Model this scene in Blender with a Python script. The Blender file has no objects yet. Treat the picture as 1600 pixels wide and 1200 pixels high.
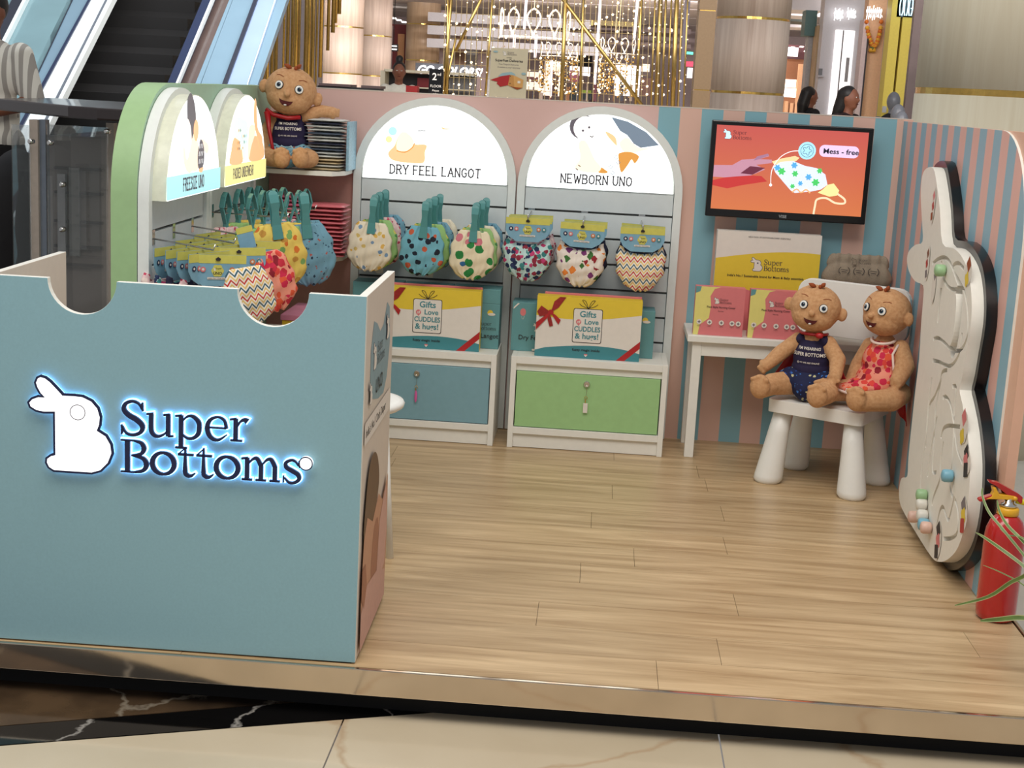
import bpy, bmesh, math, random
from mathutils import Vector, Matrix, noise
sc = bpy.context.scene
C = sc.collection
PI = math.pi
rnd = random.Random(7)
V = Vector
# ---------------------------------------------------------------- camera
EYE = V((0, 0, 1.46))
FPX, ROLL, PITCH, YAW = 2273.8, .0531, .2004, -.0531
_cy, _sy, _cp, _sp = math.cos(YAW), math.sin(YAW), math.cos(PITCH), math.sin(PITCH)
FWD = V((_sy*_cp, _cy*_cp, -_sp)); _r0 = V((_cy, -_sy, 0)); _u0 = _r0.cross(FWD)
RGT = math.cos(ROLL)*_r0 + math.sin(ROLL)*_u0
UPV = -math.sin(ROLL)*_r0 + math.cos(ROLL)*_u0
cd = bpy.data.cameras.new('camera'); cam = bpy.data.objects.new('camera', cd); C.objects.link(cam)
cd.sensor_width = 36; cd.lens = FPX/1600*36; cd.clip_end = 300; cd.clip_start = .05
m3 = Matrix((RGT, UPV, -FWD)).transposed()
cam.matrix_world = Matrix.Translation(EYE) @ m3.to_4x4()
sc.camera = cam
def ray(x, y): return FWD + RGT*((x-800)/FPX) - UPV*((y-600)/FPX)
def atY(x, y, Y): d = ray(x, y); return EYE + d*(Y/d.y)          # where a sight line meets a real plane of the kiosk
def atZ(x, y, z=0): d = ray(x, y); return EYE + d*((z-1.46)/d.z)
def atX(x, y, X): d = ray(x, y); return EYE + d*(X/d.x)
# ---------------------------------------------------------------- light
def lin(c): c /= 255; return c/12.92 if c <= .04045 else ((c+.055)/1.055)**2.4
def rgb(*c): return (lin(c[0]), lin(c[1]), lin(c[2]), 1)
w = bpy.data.worlds.new('world'); sc.world = w; w.use_nodes = True
bgn = w.node_tree.nodes['Background']; bgn.inputs[0].default_value = (.96, .97, 1, 1); bgn.inputs[1].default_value = .38
def area(name, loc, size, power, col, rot=(0, 0, 0), sy=None):
    l = bpy.data.lights.new(name, 'AREA'); l.size = size; l.energy = power; l.color = col
    if sy: l.shape = 'RECTANGLE'; l.size_y = sy
    o = bpy.data.objects.new(name, l); C.objects.link(o); o.location = loc; o.rotation_euler = rot; return o
area('overhead_light', (.3, 2.5, 4.6), 2.4, 132, (1, .95, .87), (.12, 0, 0))
area('overhead_light', (-2.2, 1.4, 4.6), 2.4, 95, (1, .97, .92), (-.25, -.3, 0))
area('overhead_light', (-4.5, 8.5, 5.5), 3, 130, (.85, .93, 1), (.5, 0, 0))  # added lamp, stands in for the bright daylight on the escalator
area('overhead_light', (-1.5, 10.5, 4.4), 4, 300, (1, .94, .9), (1.15, 0, 0))  # added fill out of view, tilted at the columns behind the booth
area('overhead_light', (3.2, 10.5, 4.4), 3, 210, (1, .95, .92), (1.15, 0, -.15))  # unseen fill, added to lift the right-hand shops
area('overhead_light', (-3, 25, 3.45), 6, 1150, (1, .93, .92), (1.0, 0, 0), .6)  # added fill above the frame, brightens the far left background
area('overhead_light', (6, 23, 3.4), 5, 500, (1, .95, .93), (1.0, 0, 0), .6)  # added out-of-frame fill for the shopfronts further right
area('overhead_light', (0, 33, 3.45), 8, 420, (1, .93, .94), (.7, 0, 0), .5)  # added fill turned away from the eye, lights the far wall
sc.view_settings.view_transform = 'Standard'; sc.view_settings.look = 'None'
sc.view_settings.gamma = 1; sc.view_settings.exposure = 0; sc.view_settings.use_curve_mapping = False
sc.cycles.use_denoising = True
sc.cycles.max_bounces = 8
# ---------------------------------------------------------------- materials
MATS = {}
def mat(name, col, rough=.6, metal=0, var=.06, scale=40, bump=0, emit=0, alpha=1, trans=0, coat=0, stretch=None, col2=None):
    if name in MATS: return MATS[name]
    m = bpy.data.materials.new(name); m.use_nodes = True; MATS[name] = m
    nt = m.node_tree; b = nt.nodes['Principled BSDF']; N = nt.nodes.new; L = nt.links.new
    c = rgb(*col)
    b.inputs['Roughness'].default_value = rough; b.inputs['Metallic'].default_value = metal
    b.inputs['Alpha'].default_value = alpha
    b.inputs['Transmission Weight'].default_value = trans; b.inputs['Coat Weight'].default_value = coat
    tc = N('ShaderNodeTexCoord'); mp = N('ShaderNodeMapping'); L(tc.outputs['Object'], mp.inputs[0])
    if stretch: mp.inputs['Scale'].default_value = stretch
    nz = N('ShaderNodeTexNoise'); nz.inputs['Scale'].default_value = scale; nz.inputs['Detail'].default_value = 4
    L(mp.outputs[0], nz.inputs['Vector'])
    rp = N('ShaderNodeValToRGB'); L(nz.outputs['Fac'], rp.inputs[0])
    rp.color_ramp.elements[0].position = .3; rp.color_ramp.elements[1].position = .7
    d = rgb(*col2) if col2 else tuple(v*(1-var) for v in c[:3])+(1,)
    rp.color_ramp.elements[0].color = d
    rp.color_ramp.elements[1].color = c if col2 else tuple(min(1, v*(1+var)) for v in c[:3])+(1,)
    L(rp.outputs[0], b.inputs['Base Color'])
    if emit:
        L(rp.outputs[0], b.inputs['Emission Color']); b.inputs['Emission Strength'].default_value = emit
    if bump:
        bp = N('ShaderNodeBump'); bp.inputs['Strength'].default_value = bump; bp.inputs['Distance'].default_value = .004
        L(nz.outputs['Fac'], bp.inputs['Height']); L(bp.outputs[0], b.inputs['Normal'])
    return m
def printmat(base, cols, scale=60, r=.3, metric='EUCLIDEAN', rough=.85, name=None):
    """cloth print: motifs scattered over a ground colour"""
    name = name or 'print_cloth'
    m = bpy.data.materials.new(name); m.use_nodes = True; nt = m.node_tree; N = nt.nodes.new; L = nt.links.new
    b = nt.nodes['Principled BSDF']; b.inputs['Roughness'].default_value = rough
    tc = N('ShaderNodeTexCoord'); nz = N('ShaderNodeTexNoise'); nz.inputs['Scale'].default_value = scale*1.3
    L(tc.outputs['Object'], nz.inputs['Vector'])
    mx = N('ShaderNodeMixRGB'); mx.inputs[0].default_value = .012; L(tc.outputs['Object'], mx.inputs[1]); L(nz.outputs['Color'], mx.inputs[2])
    v = N('ShaderNodeTexVoronoi'); v.inputs['Scale'].default_value = scale; v.distance = metric; L(mx.outputs[0], v.inputs['Vector'])
    lt = N('ShaderNodeMath'); lt.operation = 'LESS_THAN'; lt.inputs[1].default_value = r; L(v.outputs['Distance'], lt.inputs[0])
    sp = N('ShaderNodeSeparateColor'); L(v.outputs['Color'], sp.inputs[0])
    rp = N('ShaderNodeValToRGB'); rp.color_ramp.interpolation = 'CONSTANT'; L(sp.outputs[0], rp.inputs[0])
    els = rp.color_ramp.elements
    els[0].color = rgb(*cols[0]); els[0].position = 0
    els[1].color = rgb(*cols[-1]); els[1].position = (len(cols)-1)/len(cols)
    for i, c in enumerate(cols[1:-1]): e = els.new((i+1)/len(cols)); e.color = rgb(*c)
    m2 = N('ShaderNodeMixRGB'); L(lt.outputs[0], m2.inputs[0]); m2.inputs[1].default_value = rgb(*base); L(rp.outputs[0], m2.inputs[2])
    L(m2.outputs[0], b.inputs['Base Color'])
    return m
def chevronmat(name='chevron_cloth'):
    m = bpy.data.materials.new(name); m.use_nodes = True; nt = m.node_tree; N = nt.nodes.new; L = nt.links.new
    b = nt.nodes['Principled BSDF']; b.inputs['Roughness'].default_value = .85
    tc = N('ShaderNodeTexCoord'); s = N('ShaderNodeSeparateXYZ'); L(tc.outputs['Object'], s.inputs[0])
    def mth(op, a, c):
        n = N('ShaderNodeMath'); n.operation = op
        for i, q in enumerate((a, c)):
            if hasattr(q, 'links'): L(q, n.inputs[i])
            else: n.inputs[i].default_value = q
        return n.outputs[0]
    pp = mth('PINGPONG', s.outputs['X'], .014)
    z = mth('ADD', s.outputs['Z'], mth('MULTIPLY', pp, 1.3))
    f = mth('FRACT', mth('MULTIPLY', z, 17), 0)
    rp = N('ShaderNodeValToRGB'); rp.color_ramp.interpolation = 'CONSTANT'; L(f, rp.inputs[0]); els = rp.color_ramp.elements
    cs = [(240, 230, 215), (228, 190, 110), (240, 230, 215), (196, 52, 48), (240, 230, 215), (228, 190, 110), (240, 230, 215), (50, 92, 110)]
    els[0].color = rgb(*cs[0]); els[1].position = 7/8; els[1].color = rgb(*cs[7])
    for i in range(1, 7): e = els.new(i/8); e.color = rgb(*cs[i])
    L(rp.outputs[0], b.inputs['Base Color']); return m
def woodmat(name, c1, c2, axis='X', scale=1.0, rough=.35, fine=True):
    m = bpy.data.materials.new(name); m.use_nodes = True; nt = m.node_tree; N = nt.nodes.new; L = nt.links.new
    b = nt.nodes['Principled BSDF']; b.inputs['Roughness'].default_value = rough
    tc = N('ShaderNodeTexCoord'); mp = N('ShaderNodeMapping'); L(tc.outputs['Object'], mp.inputs[0])
    s = {'X': (1.1, 14, 14), 'Z': (9, 9, .35)}[axis]; mp.inputs['Scale'].default_value = tuple(v*scale for v in s)
    n1 = N('ShaderNodeTexNoise'); n1.inputs['Scale'].default_value = 1.6; n1.inputs['Detail'].default_value = 7; n1.inputs['Roughness'].default_value = .62
    n1.inputs['Distortion'].default_value = .6
    L(mp.outputs[0], n1.inputs['Vector'])
    rp = N('ShaderNodeValToRGB'); rp.color_ramp.elements[0].position = .3; rp.color_ramp.elements[1].position = .68
    rp.color_ramp.elements[0].color = rgb(*c1); rp.color_ramp.elements[1].color = rgb(*c2); L(n1.outputs['Fac'], rp.inputs[0])
    oi = N('ShaderNodeObjectInfo'); hs = N('ShaderNodeHueSaturation')
    mr = N('ShaderNodeMapRange'); L(oi.outputs['Random'], mr.inputs[0]); mr.inputs[3].default_value = .93; mr.inputs[4].default_value = 1.05
    L(mr.outputs[0], hs.inputs['Value']); L(rp.outputs[0], hs.inputs['Color']); L(hs.outputs[0], b.inputs['Base Color'])
    return m
def marblemat(name, base, vein, scale=2.2, rough=.08, width=.04, cloud=None):
    m = bpy.data.materials.new(name); m.use_nodes = True; nt = m.node_tree; N = nt.nodes.new; L = nt.links.new
    b = nt.nodes['Principled BSDF']; b.inputs['Roughness'].default_value = rough
    tc = N('ShaderNodeTexCoord'); n1 = N('ShaderNodeTexNoise'); n1.inputs['Scale'].default_value = scale; n1.inputs['Detail'].default_value = 6
    L(tc.outputs['Object'], n1.inputs['Vector'])
    mx = N('ShaderNodeMixRGB'); mx.inputs[0].default_value = .35; L(tc.outputs['Object'], mx.inputs[1]); L(n1.outputs['Color'], mx.inputs[2])
    v = N('ShaderNodeTexVoronoi'); v.feature = 'DISTANCE_TO_EDGE'; v.inputs['Scale'].default_value = scale*1.1; L(mx.outputs[0], v.inputs['Vector'])
    rp = N('ShaderNodeValToRGB'); rp.color_ramp.elements[0].color = rgb(*vein); rp.color_ramp.elements[1].color = (1, 1, 1, 1)
    rp.color_ramp.elements[1].position = width; L(v.outputs['Distance'], rp.inputs[0])
    rc = N('ShaderNodeValToRGB'); rc.color_ramp.elements[0].color = rgb(*(cloud or tuple(int(q*.86) for q in base))); rc.color_ramp.elements[1].color = rgb(*base)
    rc.color_ramp.elements[0].position = .35; rc.color_ramp.elements[1].position = .62; L(n1.outputs['Fac'], rc.inputs[0])
    f = N('ShaderNodeMixRGB'); 
    mr = N('ShaderNodeMapRange'); L(v.outputs['Distance'], mr.inputs[0]); mr.inputs[2].default_value = width; mr.inputs[3].default_value = .55; mr.inputs[4].default_value = 0
    L(mr.outputs[0], f.inputs[0]); L(rc.outputs[0], f.inputs[1]); f.inputs[2].default_value = rgb(*vein)
    L(f.outputs[0], b.inputs['Base Color']); return m
def stripemat(name, axis, start, width, c1, c2, lo=-1e3, hi=1e3, c3=None, rough=.45):
    """printed vertical stripes in c1/c2 between lo and hi along a world axis, c3 outside"""
    m = bpy.data.materials.new(name); m.use_nodes = True; nt = m.node_tree; N = nt.nodes.new; L = nt.links.new
    b = nt.nodes['Principled BSDF']; b.inputs['Roughness'].default_value = rough
    tc = N('ShaderNodeTexCoord'); s = N('ShaderNodeSeparateXYZ'); L(tc.outputs['Object'], s.inputs[0]); a = s.outputs[axis]
    def mth(op, a, c):
        n = N('ShaderNodeMath'); n.operation = op
        for i, q in enumerate((a, c)):
            if hasattr(q, 'links'): L(q, n.inputs[i])
            else: n.inputs[i].default_value = q
        return n.outputs[0]
    f = mth('FRACT', mth('DIVIDE', mth('SUBTRACT', a, start-2000*width), 2*width), 0)
    half = mth('LESS_THAN', f, .5)
    inside = mth('MULTIPLY', mth('GREATER_THAN', a, lo), mth('LESS_THAN', a, hi))
    m1 = N('ShaderNodeMixRGB'); L(half, m1.inputs[0]); m1.inputs[1].default_value = rgb(*c2); m1.inputs[2].default_value = rgb(*c1)
    m2 = N('ShaderNodeMixRGB'); L(inside, m2.inputs[0]); m2.inputs[1].default_value = rgb(*(c3 or c2)); L(m1.outputs[0], m2.inputs[2])
    L(m2.outputs[0], b.inputs['Base Color']); return m
def glow(name, col, s):
    return mat(name, col, rough=.4, emit=s, var=0)
PW, PK = (205, 165, 158), (214, 166, 148)
m_counter = mat('pale_blue_laminate', (143, 183, 194), .55, var=.03, scale=160)
m_white = mat('white_laminate', (232, 230, 222), .45, var=.02)
m_white2 = mat('white_plastic', (236, 235, 230), .38, var=.01)
m_cream = mat('cream_laminate', (214, 201, 188), .5, var=.02)
m_green = mat('green_laminate', (160, 194, 142), .5, var=.03)
m_greenwall = mat('soft_green_laminate', (166, 200, 172), .5, var=.03)
m_pink = mat('pink_laminate', (212, 176, 168), .5, var=.03)
m_dpink = mat('dusty_pink_laminate', (200, 148, 138), .55, var=.03)
m_frame = mat('arch_frame_grey', (232, 236, 232), .5, var=.02)
m_bluedoor = mat('blue_door_laminate', (124, 164, 176), .5, var=.03)
m_greendoor = mat('green_door_laminate', (156, 198, 136), .5, var=.03)
m_slat = mat('slatwall_board', (216, 222, 222), .5, var=.02)
m_dark = mat('dark_gap', (9, 8, 9), .8)
m_groove = mat('slat_groove', (92, 90, 88), .4, metal=.5)
m_black = mat('black_gloss', (12, 12, 14), .25)
m_chrome = mat('chrome', (210, 208, 204), .16, metal=1, var=.02)
m_mirror = mat('polished_steel_strip', (212, 196, 176), .11, metal=1, var=.08, scale=6, bump=.12)
m_brass = mat('polished_brass', (214, 176, 96), .22, metal=1, var=.1)
m_brass2 = mat('antique_gold_tube', (178, 150, 90), .34, metal=1, var=.1)
m_navy = mat('navy_print', (22, 30, 72), .5, var=0)
m_ink = mat('dark_ink', (40, 36, 40), .6, var=0)
m_inkg = mat('grey_ink', (120, 112, 116), .6, var=0)
m_teal = mat('teal_print', (64, 134, 142), .5, var=.02)
m_tealbox = mat('teal_card', (96, 148, 152), .5, var=.03)
m_yellow = mat('yellow_print', (226, 196, 56), .5, var=.02)
m_pyellow = mat('pale_yellow_print', (224, 214, 124), .5, var=.02)
m_paper = mat('white_card', (226, 218, 208), .6, var=.02)
m_red = mat('red_print', (176, 34, 36), .45, var=.05)
m_rose = mat('rose_print', (214, 120, 122), .5, var=.02)
m_plush = mat('tan_plush', (208, 162, 118), .95, var=.1, scale=90, bump=.5, col2=(190, 140, 96))
m_hair = mat('rust_felt', (152, 74, 36), .9, bump=.3)
m_eye = mat('eye_white', (240, 238, 232), .3, var=0)
m_pupil = mat('eye_dark', (16, 22, 34), .15, var=0)
m_iris = mat('eye_blue', (70, 104, 130), .3, var=0)
m_mouth = mat('mouth_maroon', (88, 22, 26), .7, var=0)
m_tank = mat('navy_jersey', (34, 26, 62), .85, bump=.3)
m_cape = mat('red_satin', (168, 22, 30), .4, bump=.1, scale=12)
m_clip = mat('teal_plastic', (82, 146, 146), .4, var=.03)
m_skin = mat('brown_skin', (128, 78, 56), .55, var=.04)
m_darkhair = mat('black_hair', (20, 16, 16), .5, bump=.4)
# ---------------------------------------------------------------- helpers
def tag(o, label=None, cat=None, group=None, kind=None):
    if label: o['label'] = label
    if cat: o['category'] = cat
    if group: o['group'] = group
    if kind: o['kind'] = kind
    return o
def thing(name, label, cat, loc=(0, 0, 0), rz=0, group=None, kind=None):
    o = bpy.data.objects.new(name, None); C.objects.link(o); o.empty_display_size = .05
    o.location = loc; o.rotation_euler = (0, 0, rz); return tag(o, label, cat, group, kind)
def link(name, me, parent=None, local=False, smooth=False, bevel=0, segs=2):
    o = bpy.data.objects.new(name, me); C.objects.link(o)
    if parent is not None:
        o.parent = parent
        if parent.type == 'EMPTY' and not local:
            o.matrix_parent_inverse = (Matrix.Translation(parent.location) @ parent.rotation_euler.to_matrix().to_4x4()).inverted()
    if smooth:
        for p in me.polygons: p.use_smooth = True
    if bevel:
        b = o.modifiers.new('bevel', 'BEVEL'); b.width = bevel; b.segments = segs; b.limit_method = 'ANGLE'; b.angle_limit = .7
    return o
def soft(o, ang=.6):
    for p in o.data.polygons: p.use_smooth = True
    o.data.set_sharp_from_angle(angle=ang); return o
class MB:
    def __init__(s): s.bm = bmesh.new(); s.mats = []
    def mi(s, m):
        if m not in s.mats: s.mats.append(m)
        return s.mats.index(m)
    def face(s, pts, m=None, ):
        vs = [s.bm.verts.new(V(p)) for p in pts]
        f = s.bm.faces.new(vs)
        if m: f.material_index = s.mi(m)
        return f
    def box(s, a, b, m=None, M=None):
        x0, y0, z0 = [min(p, q) for p, q in zip(a, b)]; x1, y1, z1 = [max(p, q) for p, q in zip(a, b)]
        P = [V((x, y, z)) for z in (z0, z1) for y in (y0, y1) for x in (x0, x1)]
        if M: P = [M @ p for p in P]
        v = [s.bm.verts.new(p) for p in P]
        for q in ((0, 2, 3, 1), (4, 5, 7, 6), (0, 1, 5, 4), (2, 6, 7, 3), (1, 3, 7, 5), (0, 4, 6, 2)):
            f = s.bm.faces.new([v[i] for i in q])
            if m: f.material_index = s.mi(m)
        return s
    def prism(s, pts, vec, m=None, msides=None):
        """pts: 3D outline; extruded by vec"""
        vec = V(vec); a = [s.bm.verts.new(V(p)) for p in pts]; b = [s.bm.verts.new(V(p)+vec) for p in pts]
        fs = [s.bm.faces.new(a), s.bm.faces.new(b[::-1])]
        for f in fs:
            if m: f.material_index = s.mi(m)
        n = len(a)
        for i in range(n):
            f = s.bm.faces.new((a[i], a[i-1], b[i-1], b[i])); fs.append(f)
            if msides or m: f.material_index = s.mi(msides or m)
        for f in fs[:2]: f.normal_update()
        bmesh.ops.triangulate(s.bm, faces=fs[:2])
        return s
    def lathe(s, prof, o=(0, 0, 0), n=28, m=None, M=None, cap=True):
        o = V(o); rings = []
        for r, z in prof:
            ring = [V((r*math.cos(2*PI*i/n), r*math.sin(2*PI*i/n), z)) for i in range(n)]
            if M: ring = [M @ p for p in ring]
            rings.append([s.bm.verts.new(p+o) for p in ring])
        for a, b in zip(rings, rings[1:]):
            for i in range(n):
                f = s.bm.faces.new((a[i-1], a[i], b[i], b[i-1]))
                if m: f.material_index = s.mi(m)
        if cap:
            for r in (rings[0][::-1], rings[-1]):
                f = s.bm.faces.new(r)
                if m: f.material_index = s.mi(m)
        return s
    def tube(s, pts, r, n=8, m=None, closed=False):
        pts = [V(p) for p in pts]; rr = r if isinstance(r, (list, tuple)) else [r]*len(pts)
        rings = []; N = len(pts)
        up = None
        for i, p in enumerate(pts):
            if closed: t = (pts[(i+1) % N]-pts[i-1]).normalized()
            else: t = (pts[min(i+1, N-1)]-pts[max(i-1, 0)]).normalized()
            if up is None: up = t.orthogonal().normalized()
            a = (up - t*up.dot(t)).normalized(); up = a; b = t.cross(a)
            rings.append([s.bm.verts.new(p+(a*math.cos(2*PI*k/n)+b*math.sin(2*PI*k/n))*rr[i]) for k in range(n)])
        prs = list(zip(rings, rings[1:])) + ([(rings[-1], rings[0])] if closed else [])
        for a, b in prs:
            for k in range(n):
                f = s.bm.faces.new((a[k-1], a[k], b[k], b[k-1]))
                if m: f.material_index = s.mi(m)
        if not closed:
            for r_ in (rings[0][::-1], rings[-1]):
                f = s.bm.faces.new(r_)
                if m: f.material_index = s.mi(m)
        return s
    def ball(s, c, r, m=None, M=None, sub=2):
        r = r if isinstance(r, (list, tuple)) else (r, r, r)
        res = bmesh.ops.create_icosphere(s.bm, subdivisions=sub, radius=1)
        c = V(c)
        for v in res['verts']:
            p = V((v.co.x*r[0], v.co.y*r[1], v.co.z*r[2]))
            if M: p = M @ p
            v.co = p+c
            if m:
                for f in v.link_faces: f.material_index = s.mi(m)
        return s
    def mesh(s, name, m=None):
        if m and not s.mats: s.mats = [m]
        elif m: s.mats[0:0] = []
        bmesh.ops.recalc_face_normals(s.bm, faces=s.bm.faces)
        me = bpy.data.meshes.new(name); s.bm.to_mesh(me); s.bm.free()
        for q in (s.mats or [m_white]): me.materials.append(q)
        return me
    def build(s, name, m=None, parent=None, **k):
        return link(name, s.mesh(name, m), parent, **k)
class Art:
    """flat print lying on a real face: layered polygons, text, ribbons in a frame (origin, x, y)"""
    def __init__(s, o, ux, uy, lift=.0006):
        s.o, s.ux, s.uy = V(o), V(ux).normalized(), V(uy).normalized(); s.n = s.ux.cross(s.uy)
        s.bm = bmesh.new(); s.mats = []; s.z = lift; s.warp = None
    def P(s, x, y, z=None):
        z = s.z if z is None else z
        if s.warp: x, y, z = s.warp(x, y, z)
        return s.o+s.ux*x+s.uy*y+s.n*z
    def mi(s, m):
        if m not in s.mats: s.mats.append(m)
        return s.mats.index(m)
    def up(s, d=.0003): s.z += d; return s
    def poly(s, pts, m):
        f = s.bm.faces.new([s.bm.verts.new(s.P(*p)) for p in pts]); f.material_index = s.mi(m)
        f.normal_update()
        if len(pts) > 4: bmesh.ops.triangulate(s.bm, faces=[f])
        return s.up()
    def spoly(s, pts, m): return s.poly(catmull(pts, [0]*len(pts), 4, True)[0], m)
    def rect(s, x0, y0, x1, y1, m, r=0):
        if not r: return s.poly([(x0, y0), (x1, y0), (x1, y1), (x0, y1)], m)
        P = []
        for cx, cy, a in ((x1-r, y0+r, -90), (x1-r, y1-r, 0), (x0+r, y1-r, 90), (x0+r, y0+r, 180)):
            for k in range(5): t = math.radians(a+k*22.5); P.append((cx+r*math.cos(t), cy+r*math.sin(t)))
        return s.poly(P, m)
    def disc(s, x, y, r, m, ry=None, n=20, rot=0):
        ry = ry or r; ca, sa = math.cos(rot), math.sin(rot)
        return s.poly([(x+r*math.cos(2*PI*k/n)*ca-ry*math.sin(2*PI*k/n)*sa, y+r*math.cos(2*PI*k/n)*sa+ry*math.sin(2*PI*k/n)*ca) for k in range(n)], m)
    def blob(s, x, y, r, m, lobes=5, amp=.25, n=30, ph=0):
        return s.poly([(x+r*(1+amp*math.cos(lobes*t+ph))*math.cos(t), y+r*(1+amp*math.cos(lobes*t+ph))*math.sin(t)) for t in [2*PI*k/n for k in range(n)]], m)
    def ribbon(s, pts, w, m, closed=False, smooth=0, depth=0):
        pts = [tuple(p) for p in pts]; W = list(w) if isinstance(w, (list, tuple)) else [w]*len(pts)
        if smooth: pts, W = catmull(pts, W, smooth, closed)
        N = len(pts); A = []; B = []
        for i in range(N):
            if closed: a, b = pts[i-1], pts[(i+1) % N]
            else: a, b = pts[max(i-1, 0)], pts[min(i+1, N-1)]
            tx, ty = b[0]-a[0], b[1]-a[1]; l = math.hypot(tx, ty) or 1; nx, ny = -ty/l, tx/l
            A.append((pts[i][0]+nx*W[i]/2, pts[i][1]+ny*W[i]/2)); B.append((pts[i][0]-nx*W[i]/2, pts[i][1]-ny*W[i]/2))
        idx = s.mi(m); zz = s.z+depth
        va = [s.bm.verts.new(s.P(x, y, zz)) for x, y in A]; vb = [s.bm.verts.new(s.P(x, y, zz)) for x, y in B]
        if depth: wa = [s.bm.verts.new(s.P(x, y, s.z)) for x, y in A]; wb = [s.bm.verts.new(s.P(x, y, s.z)) for x, y in B]
        R = range(N if closed else N-1)
        for i in R:
            j = (i+1) % N
            q = [(va[i], va[j], vb[j], vb[i])]
            if depth: q += [(va[j], va[i], wa[i], wa[j]), (vb[i], vb[j], wb[j], wb[i])]
            for t in q: s.bm.faces.new(t).material_index = idx
        if depth and not closed:
            for t in ((va[0], vb[0], wb[0], wa[0]), (vb[-1], va[-1], wa[-1], wb[-1])): s.bm.faces.new(t).material_index = idx
        return s
    def text(s, body, x, y, h, m, align='LEFT', bold=0, sx=1, shear=0):
        me = textmesh(body, align, bold, shear)
        idx = s.mi(m); vs = [s.bm.verts.new(s.P(x+v.co.x*h*sx, y+v.co.y*h)) for v in me.vertices]
        for p in me.polygons:
            try: s.bm.faces.new([vs[i] for i in p.vertices]).material_index = idx
            except ValueError: pass
        return s
    def build(s, name, parent=None, local=False):
        me = bpy.data.meshes.new(name); s.bm.to_mesh(me); s.bm.free()
        for q in s.mats: me.materials.append(q)
        return link(name, me, parent, local)
def catmull(pts, W, n, closed):
    out, ow = [], []; N = len(pts); R = N if closed else N-1
    for i in range(R):
        if closed: p = [pts[(i+k) % N] for k in (-1, 0, 1, 2)]; w_ = [W[(i+k) % N] for k in (0, 1)]
        else: p = [pts[max(0, min(N-1, i+k))] for k in (-1, 0, 1, 2)]; w_ = [W[i], W[i+1]]
        for k in range(n):
            t = k/n
            out.append(tuple(.5*(2*p[1][d]+(p[2][d]-p[0][d])*t+(2*p[0][d]-5*p[1][d]+4*p[2][d]-p[3][d])*t*t+(3*p[1][d]-p[0][d]-3*p[2][d]+p[3][d])*t**3) for d in range(len(p[0]))))
            ow.append(w_[0]*(1-t)+w_[1]*t)
    if not closed: out.append(tuple(pts[-1])); ow.append(W[-1])
    return out, ow
_tc = {}
def textmesh(body, align, bold, shear):
    k = (body, align, bold, shear)
    if k not in _tc:
        cu = bpy.data.curves.new('t', 'FONT'); cu.body = body; cu.align_x = align; cu.size = 1.37; cu.offset = bold; cu.resolution_u = 3; cu.shear = shear
        o = bpy.data.objects.new('t', cu); _tc[k] = bpy.data.meshes.new_from_object(o); bpy.data.objects.remove(o)
    return _tc[k]
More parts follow.
